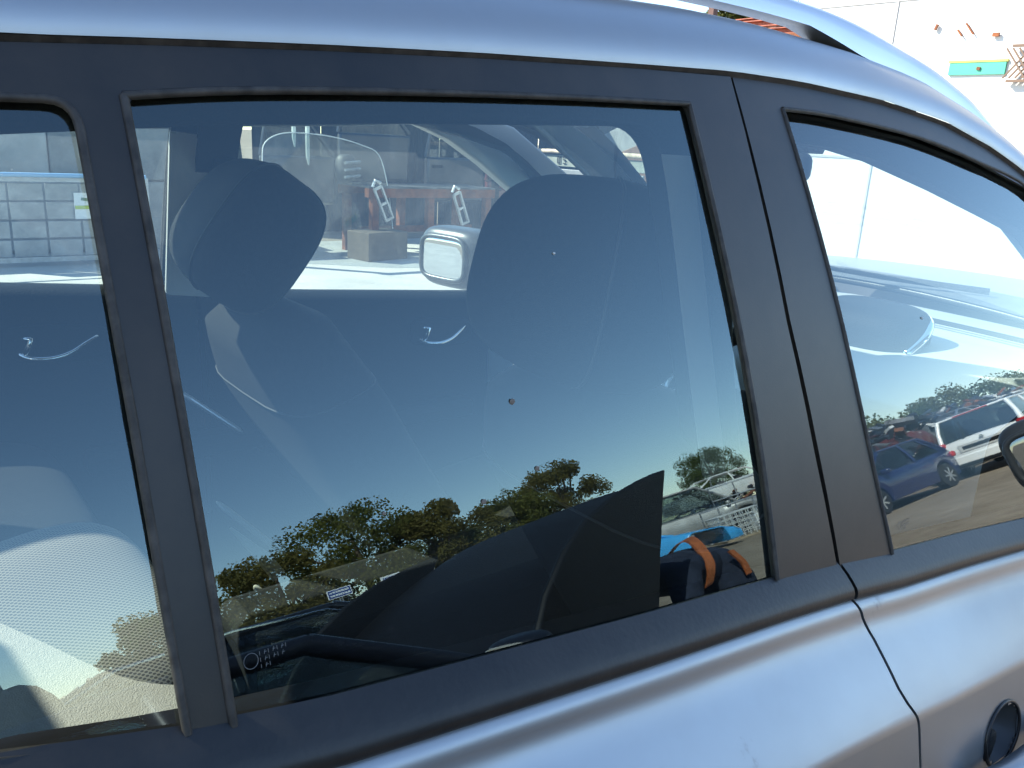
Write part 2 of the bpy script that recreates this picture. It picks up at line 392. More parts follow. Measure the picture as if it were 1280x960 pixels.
REAR_D, FRONT_D = near_side(False)
REAR_D['label'] = 'rear door nearest the camera with two panes'; FRONT_D['label'] = 'front door nearest the camera'
FREAR_D, FFRONT_D = near_side(True)
FREAR_D.location.x = -.115; FFRONT_D.location.x = -.155
FREAR_D['label'] = 'rear door on the far side'; FFRONT_D['label'] = 'front door on the far side'

# door skins below the belt
PROF = [(0, 54), (.011, 50), (.017, 26), (.021, 12), (.027, 12), (.034, 30), (.05, 44), (.08, 43), (.11, 40), (.126, 36), (.134, 9), (.20, 8), (.30, 4), (.50, -4), (.72, -14)]
def skin(x, s):
    p0 = side(x, zt(x), .006, 18.4 if x < .75 else 18.7)[0]; y, z = p0.y, p0.z; n = max(1, int(s / .004)); ds = s / n
    for i in range(n):
        e = R(lerp(PROF, (i + .5) * ds)); y -= math.sin(e) * ds; z -= math.cos(e) * ds
    return Vector((x, y, z))
SHUT_L = [(0, .7535), (.012, .758), (.021, .762), (.035, .768), (.05, .771), (.076, .770), (.107, .768), (.125, .776), (.14, .783), (.19, .790), (.72, .795)]
xs_ = lambda s: lerp(SHUT_L, s)
SL = [.0, .004, .008, .012, .016, .020, .024, .028, .033, .038, .043, .05, .058, .07, .085, .10, .115, .124, .127, .130, .133, .137, .145, .155, .163, .170, .176, .182, .188, .194, .200, .206, .212, .218, .224, .230, .236, .242, .250, .27, .29, .33, .38, .44, .50, .57, .64, .72]
_pc = {}
def skinc(x, s):
    k = (round(x, 4), s)
    if k not in _pc: _pc[k] = skin(x, s)
    return _pc[k]
HX, HS = .992, .208   # handle cup centre: x and distance below the moulding
def door_skin(name, parent, xa, xb, far, cup=False):
    n = 200 if cup else 46; vs = []; fs = []
    for i in range(n + 1):
        for s in SL:
            a = xa(s); b = xb(s); x = a + (b - a) * i / n; p = skinc(x, s); vs.append(Vector((p.x, -p.y if far else p.y, p.z)))
    m = len(SL)
    for i in range(n):
        for j in range(m - 1):
            if cup and (((xa(SL[j]) + (xb(SL[j]) - xa(SL[j])) * (i + .5) / n - HX) / .044) ** 2 + (((SL[j] + SL[j + 1]) / 2 - HS) / .037) ** 2) < 1: continue
            fs.append((i * m + j, (i + 1) * m + j, (i + 1) * m + j + 1, i * m + j + 1))
    # folded edges so the panel has depth at the shut line
    for i, sg in ((0, 1), (n, 1)):
        k = len(vs)
        for j in range(m):
            v = vs[i * m + j]; vs.append(v + Vector((0, .018 * (-1 if far else 1), -.003)))
        for j in range(m - 1): fs.append((i * m + j, i * m + j + 1, k + j + 1, k + j))
    return B().add(vs, fs).done(name, SILVER, parent, 50)
for far, rd, fd in ((False, REAR_D, FRONT_D), (True, FREAR_D, FFRONT_D)):
    door_skin('door_skin', rd, lambda s: -.43 + .1 * s, lambda s: xs_(s) - .0025, far)
    door_skin('door_skin', fd, lambda s: xs_(s) + .0025, lambda s: 1.88 + .05 * s, far, True)
    # body behind the shut lines
    sg = -1 if far else 1
    b = B()
    b.grid(lambda u, v: (lambda p: Vector((p.x, (p.y + .022) * sg, p.z)))(skinc(round(.66 + .20 * u, 4), SL[int(round(v * (len(SL) - 1)))])), 8, len(SL) - 1)
    b.done('pillar_flange', DARK, CAR, 60)
    p2 = B(); pts = [side(x, z, -.02)[0] for x, z in SHUT_U]
    p2.loft([[Vector((p.x + dx - (.115 if far else 0), (p.y + dy) * sg, p.z)) for dx, dy in ((-.04, 0), (.04, 0), (.04, .012), (-.04, .012))] for p in pts]).done('pillar_flange', DARK, CAR)

# exterior door handles: a dark scooped cup in the skin with a grip across it
def door_handle(h, xc, far):
    sg = -1 if far else 1; q = lambda v: Vector((v.x, v.y * sg, v.z))
    def cup(u, v):
        a = 2 * math.pi * u; p = skin(xc + .047 * v * math.cos(a), max(0, HS + .040 * v * math.sin(a))); p.y += .034 * (1 - v ** 3) - .001 * v; return q(p)
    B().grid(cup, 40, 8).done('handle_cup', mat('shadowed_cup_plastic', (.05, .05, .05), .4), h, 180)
    B().tube([cup(k / 40, 1.0) for k in range(40)], .0022, 6, True).done('cup_rim', RUBBER, h, 180)
    pts = [q(Vector((xc - .105 + .21 * k / 14, skin(xc - .105 + .21 * k / 14, HS + .016).y - .006 - .026 * math.sin(math.pi * k / 14) ** .4, skin(xc, HS + .016).z - .09 * (-.105 + .21 * k / 14)))) for k in range(15)]
    B().tube(pts, [.011 + .006 * math.sin(math.pi * k / 14) for k in range(15)], 12).done('grip', SILVER, h, 180)
    pillow(q(Vector((xc - .035, skin(xc - .03, HS + .005).y + .004, skin(xc, HS + .005).z))), (.03, .014, .045), (0, 20, 0), (.7, .7), 16, 10).done('lock_barrel', DARKIN, h, 180)
for far in (False, True): door_handle(link(bpy.data.objects.new('door_handle', None), FFRONT_D if far else FRONT_D), HX, far)

# roof: cant rails, roof skin with an added glass panel letting sun onto the back seats, roof rails
def roof_pt(x, t, sg):
    p = side(x, zr(x), .007, 18.5)[0]; a = t * math.pi / 2
    return Vector((x, (p.y + .125 * (1 - math.cos(a))) * sg, p.z + .002 + .070 * math.sin(a) * (1 - .25 * max(0, x - 1.2))))
XR = [-1.5 + 3.46 * i / 80 for i in range(81)]
TR = [0, .03, .07, .12, .18, .25, .33, .42, .52, .63, .75, .88, 1.0]
for sg in (1, -1):
    b = B(); vs = [roof_pt(x, t, sg) for x in XR for t in TR]; k = len(TR)
    fs = [(i * k + j, (i + 1) * k + j, (i + 1) * k + j + 1, i * k + j + 1) for i in range(len(XR) - 1) for j in range(k - 1)]
    b.add(vs, fs)
    # turned-in drip edge and inner face
    o = B().add(vs, fs).done('cant_rail', SILVER, CAR, 60)
    B().loft([[roof_pt(x, 0, sg) + Vector((0, dy * sg, dz)) for dy, dz in ((0, -.0005), (.004, -.006), (.07, -.008), (.115, .03), (.11, .034), (.06, 0))] for x in XR]).done('drip_channel', SEALR, CAR)
def roof_c(u, v, sg=1):
    x = -1.5 + 2.62 * u; a = roof_pt(x, 1, 1); y = a.y * (1 - 2 * v)
    return Vector((x, y, a.z + .03 * (1 - (y / a.y) ** 2)))
inhole = lambda u, v: -.95 < (-1.5 + 2.62 * u) < -.16 and 0.02 < v < .98
B().grid(roof_c, 60, 32, inhole).done('roof', SILVER, CAR, 60)
B().grid(lambda u, v: roof_c((-.97 + .84 * u + 1.5) / 2.62, .01 + .98 * v) - Vector((0, 0, .006)), 20, 16).done('added_roof_glass', GLW, CAR, 60)
# roof rails: a raised bar whose front end runs down into the roof as a fin
RTOP = [(-1.0, 1.53), (-.9, 1.575), (-.7, 1.605), (-.3, 1.622), (.1, 1.642), (.5, 1.656), (.8, 1.663), (.969, 1.661), (1.067, 1.655), (1.174, 1.640), (1.295, 1.617), (1.39, 1.588), (1.45, 1.560), (1.49, 1.538)]
rt_c = curve([(x, z, 0) for x, z in RTOP], 5)
for sg in (1, -1):
    rings = []
    for q in rt_c:
        x, z = q.x, q.y; y = roof_pt(x, .80, 1).y; rz_ = roof_pt(x, .80, 1).z - .006
        k = min(1, max(0, (x - .97) / .13)) if x > 0 else min(1, max(0, (-.62 - x) / .15))
        zl_ = (z - .026) * (1 - k) + min(rz_, z - .004) * k; w = .015 + .006 * k
        rings.append([Vector((x, (y + w * a) * sg, zl_ + (z - zl_) * b)) for a, b in ((-1.15, .0), (-1.05, .45), (-.85, .8), (-.45, .97), (0, 1), (.45, .97), (.85, .8), (1.05, .45), (1.15, 0))])
    rail = B().loft(rings).done('roof_rail', SATIN, CAR, 60)
    B().box((.15, roof_pt(.15, .8, 1).y * sg, 1.602), (.08, .018, .034)).done('rail_foot', SATIN, rail, bevel=.006)

# windscreen, bonnet, wings, tail
def ws_top(v): y = .455 * (1 - 2 * v); return Vector((1.10 + .08 * (y / .455) ** 2, y, roof_pt(1.12, 1, 1).z + .012 - .035 * (y / .455) ** 2))
def ws_bot(v): y = .56 * (1 - 2 * v); return Vector((2.05 - .10 * (y / .56) ** 2, y, 1.175 - .02 * (y / .56) ** 2))
def ws(u, v, d=0):
    a = ws_top(v); b = ws_bot(v); p = a.lerp(b, u); bow = .012 * math.sin(math.pi * u) * (1 + 1.5 * math.sin(math.pi * v)); return p + Vector((bow * .43 + d * .43, 0, bow * .9 + d * .9))
b = B(); b.grid(lambda u, v: ws(u, v), 16, 24); k = len(b.v); b.grid(lambda u, v: ws(u, v, -.005), 16, 24)
b.f = [f if i < 384 else f[::-1] for i, f in enumerate(b.f)]
o = b.done('windscreen', GLW, CAR, 180, fix=False)
bm = bmesh.new(); bm.from_mesh(o.data)
for f in bm.faces:
    up = f.index < 384
    if (f.normal.z > 0) != up: f.normal_flip()
bm.to_mesh(o.data); bm.free()
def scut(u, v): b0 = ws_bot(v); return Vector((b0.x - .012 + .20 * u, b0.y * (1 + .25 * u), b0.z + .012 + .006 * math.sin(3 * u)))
B().grid(scut, 10, 24).done('scuttle_reflection_strip', mat('reflection_grey_plastic', (.085, .087, .088), .7, noise=.25, nscale=14), CAR, 180)  # added strip: its grey stands in for the dark reflection on the bonnet
for y0 in (-.30, .22):
    B().tube([(2.10, y0, 1.20), (2.02, y0 + .22, 1.205), (1.95, y0 + .42, 1.215)], [.008, .007, .005], 6).done('wiper_arm', DARKIN, CAR, 60)
for v in (0, 1):
    B().tube([ws(u / 12, v, .002) for u in range(13)], .008, 6).done('windscreen_seal', RUBBER, CAR, 60)
B().tube([ws(1, v / 16, .003) for v in range(17)], .010, 6).done('windscreen_seal', RUBBER, CAR, 60)
def bon(u, v):
    x = 2.055 + 1.15 * u; w = .80 - .05 * u * u; y = w * (1 - 2 * v); r = abs(1 - 2 * v)
    return Vector((x - .10 * (y / .64) ** 2 * (1 - u) - .10 * r * r * u, y, 1.172 + .012 * math.sin(math.pi * u) - .07 * u ** 2.5 - .02 * r ** 2 - .05 * r ** 10 - .12 * max(0, u - .93) / .07 * .4))
B().grid(bon, 24, 32).done('bonnet', SILVER, CAR, 180)
for sg in (1, -1):
    def wing(u, v): x = 1.90 + 1.35 * u; z = (1.10 - .06 * u) * (1 - v) + .36 * v; return Vector((x, sg * -(.80 + .05 * math.sin(math.pi * min(1, v * 1.3)) - .16 * max(0, u - .55) ** 2), z))
    B().grid(wing, 20, 14, lambda u, v: ((1.9 + 1.35 * u - 2.58) ** 2 + ((1.10 - .06 * u) * (1 - v) + .36 * v - .35) ** 2) < .37 ** 2).done('front_wing', SILVER, CAR, 40)
    def rq(u, v): x = -1.62 + 1.2 * u; z = zt(x) * (1 - v) + .36 * v; return Vector((x, sg * -(.75 + .12 * math.sin(math.pi * min(1, .12 + v * .9))), z))
    B().grid(rq, 18, 14, lambda u, v: ((-1.62 + 1.2 * u + .75) ** 2 + ((zt(-1) * (1 - v) + .36 * v) - .35) ** 2) < .37 ** 2).done('rear_wing', SILVER, CAR, 40)
    f_ = sg < 0
    ol = [(-1.50, 1.26), (-.44, 1.215), (-.40, 1.46), (-.24, 1.50), (-.9, 1.468), (-1.5, 1.39)]
    panel('rear_pillar', SILVER, CAR, ol, [[(-1.36, 1.285), (-.56, 1.25), (-.53, 1.42), (-1.30, 1.38)]], .004, .012, far=f_)
    panel('rear_side_pane', GL if not f_ else GLF, CAR, [(-1.37, 1.275), (-.55, 1.24), (-.52, 1.43), (-1.31, 1.39)], (), -.006, .004, far=f_)
    B().prism([(-.40, .26), (2.15, .26), (2.15, .46), (1.9, .50), (-.40, .62)], 'y', -.70 * sg, -.80 * sg).done('sill', DARKIN, CAR, bevel=.02)
    for xw in (2.58, -.75):
        w = link(bpy.data.objects.new('wheel', None), CAR); w.location = (xw, -.72 * sg, .345)
        B().tube([Vector((0, .11 * math.cos(0) * t, 0)) for t in (-1, -.8, 0, .8, 1)], [.30, .345, .35, .345, .30], 28).done('tyre', TYRE, w, 50)
        B().tube([Vector((0, .115 * t, 0)) for t in (-1, 1)], .22, 24).done('rim', SATIN, w, 40)
B().grid(lambda u, v: Vector((-1.56 - .10 * u, .66 * (1 - 2 * v), 1.42 - .17 * u)), 4, 8).done('rear_screen', GLD, CAR, 60)
B().grid(lambda u, v: Vector((-1.66 - .06 * math.sin(3 * u), .78 * (1 - 2 * v), 1.25 - .85 * u)), 8, 8).done('tailgate', SILVER, CAR, 60)
B().grid(lambda u, v: Vector((3.16 + .08 * math.sin(3 * u), .74 * (1 - 2 * v), 1.06 - .72 * u)), 8, 8).done('nose', SILVER, CAR, 60)
B().box((1.78, 0, .70), (.03, 1.52, .76)).done('bulkhead', DARK, CAR)
for sg in (1, -1): B().box((1.82, sg * .70, .92), (.20, .14, .44)).done('bulkhead_side', DARK, CAR)
B().box((.75, 0, .34), (4.6, 1.66, .04)).done('floor_pan', DARK, CAR)
# glass stamps, etched pale on the front and rear panes
STAMP = mat('etched_mark', (.14, .145, .145), .6)
def stamp(parent, x, z, w, t0):
    b = B()
    def q(dx, dz): return side(x + dx, z + dz, .0002, t0)[0]
    b.tube([q(-w * .9 + .0042 * math.cos(a), .0065 + .0042 * math.sin(a)) for a in [2 * math.pi * i / 14 for i in range(14)]], .00016, 4, True)
    for r, n in ((.009, 7), (.0055, 6), (.002, 3)):
        for i in range(n):
            b.tube([q(-w * .3 + i * .0026, r - .0011), q(-w * .3 + i * .0026 + .0008 * (i % 2), r + .0011)], .00014, 4)
            if i % 2: b.tube([q(-w * .3 + i * .0026, r), q(-w * .3 + i * .0026 + .0016, r)], .00014, 4)
    b.done('glass_stamp', STAMP, parent)
stamp(FRONT_D, .893, 1.086, .011, T1)
stamp(REAR_D, .158, 1.186, .009, 18.4)

# ------------------------------------------------------------------ car interior
def flat(name, m, parent, poly, y, th, holes=(), bevel=.006):
    """a moulded trim piece lying in a plane of constant y: outline (x, z) with openings"""
    loops = [poly] + list(holes); pts = []; ed = []
    for l in loops:
        k = len(pts); pts += l; ed += [(k + i, k + (i + 1) % len(l)) for i in range(len(l))]
    v2, _, tri, *_r = delaunay_2d_cdt([Vector(p) for p in pts], ed, [], 0, 1e-6)
    tri = [t for t in tri if (lambda c: inside(c, poly) and not any(inside(c, h) for h in holes))(tuple(sum((v2[i] for i in t), Vector((0, 0))) / 3))]
    bm = bmesh.new(); vv = [bm.verts.new((p[0], y, p[1])) for p in v2]
    for t in tri:
        try: bm.faces.new([vv[i] for i in t])
        except ValueError: pass
    bmesh.ops.dissolve_limit(bm, angle_limit=.01, verts=bm.verts, edges=bm.edges)
    r = bmesh.ops.extrude_face_region(bm, geom=bm.faces[:]); bmesh.ops.translate(bm, vec=(0, th, 0), verts=[v for v in r['geom'] if isinstance(v, bmesh.types.BMVert)])
    bmesh.ops.recalc_face_normals(bm, faces=bm.faces)
    me = bpy.data.meshes.new(name); bm.to_mesh(me); bm.free(); me.materials.append(m)
    o = link(bpy.data.objects.new(name, me), parent)
    if bevel:
        bv = o.modifiers.new('bevel', 'BEVEL'); bv.width = bevel; bv.segments = 3; bv.limit_method = 'ANGLE'
        for p in me.polygons: p.use_smooth = True
        me.set_sharp_from_angle(angle=R(40))
    return o
# near side: door opening seen through the glass
near_hole = rnd([(-.34, 1.42), (-.34, .88), (.80, .88), (.789, 1.052), (.734, 1.205), (.690, 1.33), (.668, 1.40), (.628, 1.500), (.339, 1.487), (.222, 1.480), (.154, 1.474), (.08, 1.467)], .045, [0, 7], 8)
flat('door_opening_trim', DARKIN, CAR, [(-.42, .80), (.88, .80), (.865, 1.05), (.80, 1.25), (.765, 1.40), (.76, 1.545), (.3, 1.53), (.08, 1.512), (-.42, 1.49)], -.555, .03, [near_hole])
HL = [(.76, 1.506), (.855, 1.505), (.931, 1.495), (1.019, 1.492), (1.127, 1.478), (1.3, 1.441), (1.473, 1.399), (1.581, 1.371), (1.75, 1.29), (1.95, 1.17)]
up = [(x, max(z + .02, zr(x) + .012)) for x, z in HL]
panel('front_pillar_trim', DARKIN, CAR, [(x, z) for x, z in HL] + up[::-1], (), -.045, .03, t0=18.7)
# seat belt hanging down the near pillar
BELTM = mat('grey_seat_belt_webbing', (.17, .17, .17), .8, bump=.2, bscale=900)
b = B(); path = [(.640, 1.475), (.655, 1.44), (.672, 1.39), (.700, 1.305), (.738, 1.195), (.790, 1.05), (.82, .95)]
b.loft([[Vector((x - .006, -.560, z)), Vector((x + .019, -.574, z)), Vector((x + .019, -.572, z)), Vector((x - .006, -.558, z))] for x, z in path]); b.done('seat_belt', BELTM, CAR, 60)
# far side trims
flat('centre_pillar_trim', GREYIN, CAR, rnd([(.50, 1.145), (.70, 1.12), (.668, 1.40), (.655, 1.53), (.535, 1.53), (.525, 1.45)], .01), .60, .008)
B().box((.625, .592, 1.385), (.045, .014, .075), (0, -3, 0)).done('belt_anchor', DARKIN, CAR, bevel=.008)
B().box((.628, .586, 1.345), (.03, .012, .03), (0, -3, 0)).done('belt_guide', DARKIN, CAR, bevel=.004)
fa = [(1.01, 1.503), (1.09, 1.503), (1.182, 1.472), (1.28, 1.419), (1.387, 1.351), (1.444, 1.306), (1.60, 1.17), (1.93, 1.16), (1.80, 1.245), (1.596, 1.385), (1.376, 1.512), (1.15, 1.57), (1.0, 1.57)]
flat('front_pillar_trim', GREYIN, CAR, fa, .61, .04)
flat('roof_side_trim', HEADL, CAR, [(-.9, 1.42), (.0, 1.44), (.244, 1.452), (.52, 1.465), (.66, 1.476), (.9, 1.49), (1.06, 1.503), (1.0, 1.56), (.5, 1.56), (-.9, 1.50)], .60, .03)
# headliner: two lengths either side of the added glass panel, front header
def head(u, v, xa, xb, ya, yb):
    x = xa + (xb - xa) * u; y = ya + (yb - ya) * v; return Vector((x, y, zr(x) + .045 - .055 * (y / .56) ** 4))
for nm, a in (('headliner', (-.15, 1.12, -.54, .60)), ('headliner', (-1.45, -.96, -.54, .60)), ('headliner', (-.96, -.15, -.54, -.50)), ('headliner', (-.96, -.15, .50, .60))):
    B().grid(lambda u, v: head(u, v, *a), 10, 16).done(nm, HEADL, CAR, 180)
# far door inner panels with lit top sills, pull handles
for nm, xa, xb, par in (('door_panel', -.40, .70, FREAR_D), ('door_panel', .75, 1.90, FFRONT_D)):
    def dp(u, v):
        x = xa + (xb - xa) * u
        ztop = lerp([(-.4, 1.21), (.234, 1.164), (.907, 1.11), (1.365, 1.079), (1.8, 1.05)], x - .115)
        if v < .3:
            a = v / .3 * math.pi / 2; return Vector((x, .735 - .055 * math.sin(a), ztop + .0 - .03 * (1 - math.cos(a))))
        t = (v - .3) / .7; return Vector((x, .68 - .02 * math.sin(t * 5) * (1 - t), ztop - .03 - t * .78))
    B().grid(dp, 24, 40).done(nm, DARKIN, par, 180)
def pull_handle(parent, x, z):
    h = link(bpy.data.objects.new('inner_handle', None), parent)
    pts = [(x - .07, .668, z - .012), (x - .055, .655, z - .020), (x - .02, .645, z - .022), (x + .015, .645, z - .014), (x + .045, .65, z + .002), (x + .07, .662, z + .012)]
    c = curve(pts, 5); B().tube(c, [.0055 - .003 * abs(i / (len(c) - 1) - .35) for i in range(len(c))], 8).done('lever', CHROME, h, 180)
    B().tube([Vector((x - .062, .668, z - .02)), Vector((x - .058, .652, z + .0)), Vector((x - .05, .652, z + .018)), Vector((x - .066, .66, z + .02))], [.007, .006, .006, .004], 8).done('lock_knob', CHROME, h, 180)
    pillow((x, .678, z), (.20, .03, .075), (0, 4, 0), (.5, .5), 20, 10).done('handle_recess', DARKIN, h, 180)
pull_handle(FREAR_D, .427, 1.048); pull_handle(FFRONT_D, 1.37, .985)
B().box((.7, .645, .80), (.5, .07, .05)).done('armrest', DARKIN, FREAR_D, bevel=.015)
B().box((1.15, .645, .78), (.6, .07, .05)).done('armrest', DARKIN, FFRONT_D, bevel=.015)
# near door inner panels
for xa, xb, par in ((-.40, .70, REAR_D), (.78, 1.78, FRONT_D)):
    def dn(u, v):
        x = xa + (xb - xa) * u; ztop = zb(x) - .012
        if v < .3:
            a = v / .3 * math.pi / 2; return Vector((x, -.725 + .05 * math.sin(a), ztop - .03 * (1 - math.cos(a))))
        t = (v - .3) / .7; return Vector((x, -.675, ztop - .03 - t * .74))
    B().grid(dn, 20, 24).done('door_panel', mat('matte_door_lining', (.008, .008, .0085), 1, 0, 0), par, 180)
# seats
def front_seat(cx, cy_, cz, label, hw=.345, yaw=0, pt=12, hd=.165):
    s = link(bpy.data.objects.new('front_seat', None), CAR); s['label'] = label
    hr = pillow((cx, cy_, cz), (hd, hw, .26), (0, pt, yaw), (.66, .60), 48, 32, taper=.10, bend=-.02).done('headrest', FABRIC, s, 180)
    Mh = Euler((0, R(pt), R(yaw))).to_matrix()
    for th in (38, 142):
        pts = []
        for k in range(25):
            ph = math.pi * (-.44 + .88 * k / 24); t_ = R(th); sp = lambda a, e_: math.copysign(abs(a) ** e_, a)
            x_ = sp(math.cos(ph), .66) * sp(math.cos(t_), .60); y_ = sp(math.cos(ph), .66) * sp(math.sin(t_), .60); z_ = sp(math.sin(ph), .66)
            for sy in (1,): pts.append(Vector((cx, cy_, cz)) + Mh @ (Vector((x_ * hd / 2 - .02 * y_ * y_, -y_ * hw / 2 * (1 - .10 * (z_ + 1) / 2), z_ * .13)) * 1.004))
        B().tube(pts, .0022, 6).done('piping', mat('seat_piping', (.028, .028, .03), .7), s, 180)
    for dy in (-.05, .05): B().tube([(cx - .0, cy_ + dy, cz - .06), (cx + .012, cy_ + dy, cz - .17)], .006, 8).done('headrest_post', CHROME, s, 180)
    # backrest: rounded sections following a reclined line
    rings = []
    for k in range(17):
        t = k / 16; z = cz - .125 - .56 * t; x = cx + .015 + .33 * t ** 1.15
        w = (.30 + .20 * min(1, t * 3.2) ** .7) / 2; d = .07 + .03 * min(1, t * 4)
        if k == 0: w *= .72; d *= .45
        ring = []
        for i in range(28):
            a = 2 * math.pi * i / 28; ca, sa = math.cos(a), math.sin(a)
            px = math.copysign(abs(ca) ** .6, ca) * d; py = math.copysign(abs(sa) ** .55, sa) * w
            if ca > 0: px -= .03 * (1 - abs(sa)) * min(1, t * 4)
            ring.append(Vector((x + px, cy_ + py, z + px * .35)))
        rings.append(ring)
    B().loft(rings).done('backrest', FABRIC, s, 180)
    for fy in (-.62, .62):
        pts = []
        for k in range(3, 17):
            rg_ = rings[k]; yy = fy * max(v.y - cy_ for v in rg_); c_ = min(rg_, key=lambda v: abs((v.y - cy_) - yy) + (0 if v.x > cx + .015 + .33 * (k / 16) ** 1.15 else 1)); pts.append(c_ + Vector((.002, 0, 0)))
        B().tube(pts, .0022, 6).done('piping', mat('seat_piping'), s, 180)
    pts = [v + Vector((-.0015, 0, .001)) for v in rings[4]]; B().tube(pts, .0018, 6, True).done('seam', mat('seat_piping'), s, 180)
    pillow((cx + .58, cy_, cz - .73), (.54, .50, .17), (0, -8, 0), (.45, .5)).done('cushion', FABRIC, s, 180)
    return s
front_seat(.738, -.36, 1.312, 'driver seat nearest the camera')
front_seat(.585, .375, 1.290, 'passenger seat on the far side', .44, -10, 36, .19)
# pale folded back seat with a mesh panel
PALEF = mat('pale_seat_fabric', (.32, .312, .265), .9, 0, .2, noise=.06, nscale=150, bump=.3, bscale=600)
MESHF = bpy.data.materials.new('mesh_seat_fabric'); MESHF.use_nodes = True
_n = MESHF.node_tree; _p = _n.nodes['Principled BSDF']; _tc = _n.nodes.new('ShaderNodeTexCoord'); _mp = _n.nodes.new('ShaderNodeMapping')
_mp.inputs['Scale'].default_value = (190, 330, 190); _mp.inputs['Rotation'].default_value = (0, 0, R(45))
_v = _n.nodes.new('ShaderNodeTexVoronoi'); _v.inputs['Scale'].default_value = 1; _v.inputs['Randomness'].default_value = 0; _v.voronoi_dimensions = '2D'
_r2 = _n.nodes.new('ShaderNodeValToRGB'); _r2.color_ramp.elements[0].position = .32; _r2.color_ramp.elements[1].position = .42
_r2.color_ramp.elements[0].color = (.04, .043, .042, 1); _r2.color_ramp.elements[1].color = (.20, .195, .165, 1)
_n.links.new(_tc.outputs['Object'], _mp.inputs[0]); _n.links.new(_mp.outputs[0], _v.inputs['Vector']); _n.links.new(_v.outputs['Distance'], _r2.inputs[0]); _n.links.new(_r2.outputs[0], _p.inputs['Base Color']); _p.inputs['Roughness'].default_value = .9
rs = link(bpy.data.objects.new('rear_seat', None), CAR); rs['label'] = 'pale rear seat back folded down'
pillow((-.05, -.32, .795), (.66, .66, .25), (10, 10, 0), (.32, .35), 48, 28).done('seat_back', PALEF, rs, 180)
pillow((.0, -.15, .815), (.58, .36, .19), (20, -10, 8), (.42, .42), 48, 28).done('mesh_panel', MESHF, rs, 180)
for dx in (-.06, .03, .12):
    B().tube(curve([(dx, -.40, .925 - dx * .17), (dx + .015, -.48, .910 - dx * .17), (dx + .03, -.57, .885 - dx * .17), (dx + .035, -.63, .82 - dx * .17)], 5), .0025, 6).done('seam', PALEF, rs, 180)
pillow((-.03, .38, .80), (.6, .55, .22), (0, 4, 0), (.32, .35), 32, 20).done('far_seat_back', FABRIC, rs, 180)
B().tube([(-.52, y, 1.60 + .0 * y) for y in (-.42, 0, .42)], .03, 8).done('shadow_cross_bar', DARKIN, CAR, 60)  # unseen bar added to cast a shadow band over the back seat
B().box((-.1, 0, .50), (.9, 1.25, .3)).done('seat_base', DARKIN, rs, bevel=.03)
# centre console with belt buckles, hand brake; added pale pieces shaped as sunlit streaks
cc = link(bpy.data.objects.new('centre_console', None), CAR)
B().box((.95, .0, .56), (1.1, .22, .36)).done('console_box', DARKIN, cc, bevel=.03)
BARS = (((.397, .2, 1.064), (.495, .2, .979), .008, SATIN), ((.448, .2, .859), (.564, .2, .730), .010, PALEF), ((.51, .2, .676), (.588, .2, .575), .013, PALEF))
for a, c, r, m in BARS:
    a, c = Vector(a), Vector(c); d = (c - a).normalized(); w = Vector((0, 1, 0)); n = d.cross(w).normalized()
    if n.z < 0: n = -n
    rr = [.35, .85, 1, 1, .9, .4]; rings = []
    for k, t in enumerate((0, .05, .15, .8, .95, 1)):
        o_ = a.lerp(c, t); rings.append([o_ + (w * math.cos(g) * 1.7 + n * math.sin(g) * .55) * r * rr[k] for g in [2 * math.pi * i_ / 14 for i_ in range(14)]])
    B().loft(rings).done('sunlit_strip_bar', m, cc, 60)
B().add([(.470, .2, .808), (.548, .2, .680), (.566, .2, .694), (.536, .2, .740), (.470, .21, .800), (.548, .21, .672), (.566, .21, .686), (.536, .21, .732)], [(0, 1, 2, 3), (7, 6, 5, 4), (0, 4, 5, 1), (1, 5, 6, 2), (2, 6, 7, 3), (3, 7, 4, 0)]).done('sunlit_patch_pad', PALEF, cc)
B().tube([(.588, .2, .575), (.595, .2, .53), (.592, .2, .48)], [.010, .008, .012], 8).done('buckle_stalk', STEEL, cc, 60)
# dashboard
def dash(u, v):
    y = .64 * (1 - 2 * v); x0 = 1.36 + .06 * math.sin(math.pi * v); x1 = 2.02 - .10 * (y / .64) ** 2
    if u < .22:
        a = u / .22; return Vector((x0 - .06 * math.sin(a * 1.57) + .06 * a, y, .72 + .36 * math.sin(a * 1.57)))
    t = (u - .22) / .78; return Vector((x0 + (x1 - x0) * t, y, 1.08 + .07 * t + .018 * math.sin(math.pi * min(1, t * 1.4))))
B().grid(dash, 40, 40).done('dashboard', DASHM, CAR, 180)
for k in range(3): B().tube([(1.88 + .016 * k - .09 * (y / .64) ** 2, y, dash(.22 + .78 * .80, .5).z + .012) for y in [-.5 + .05 * i for i in range(21)]], .0025, 5).done('demister_slot', DARK, CAR, 60)
bn = link(bpy.data.objects.new('instrument_binnacle', None), CAR)
pillow((1.66, -.25, 1.145), (.17, .24, .11), (0, -6, 0), (.6, .6), 32, 20).done('hood', DARKIN, bn, 180)
B().tube(curve([(1.60, -.37, 1.12), (1.66, -.375, 1.155), (1.72, -.34, 1.178), (1.745, -.25, 1.186), (1.72, -.16, 1.175), (1.67, -.125, 1.14)], 6), .009, 8).done('bezel', CHROME, bn, 180)
st = link(bpy.data.objects.new('steering_wheel', None), CAR)
Mst = Matrix.Translation((1.13, -.345, 1.03)) @ Euler((0, R(-62), 0)).to_matrix().to_4x4()
B().tube([Mst @ Vector((.185 * math.cos(a), .185 * math.sin(a), 0)) for a in [2 * math.pi * i / 40 for i in range(40)]], .016, 10, True).done('rim', DARKIN, st, 180)
pillow((0, 0, 0), (.15, .16, .06), (0, 0, 0), (.6, .6)).xf(Mst).done('hub', DARKIN, st, 180)
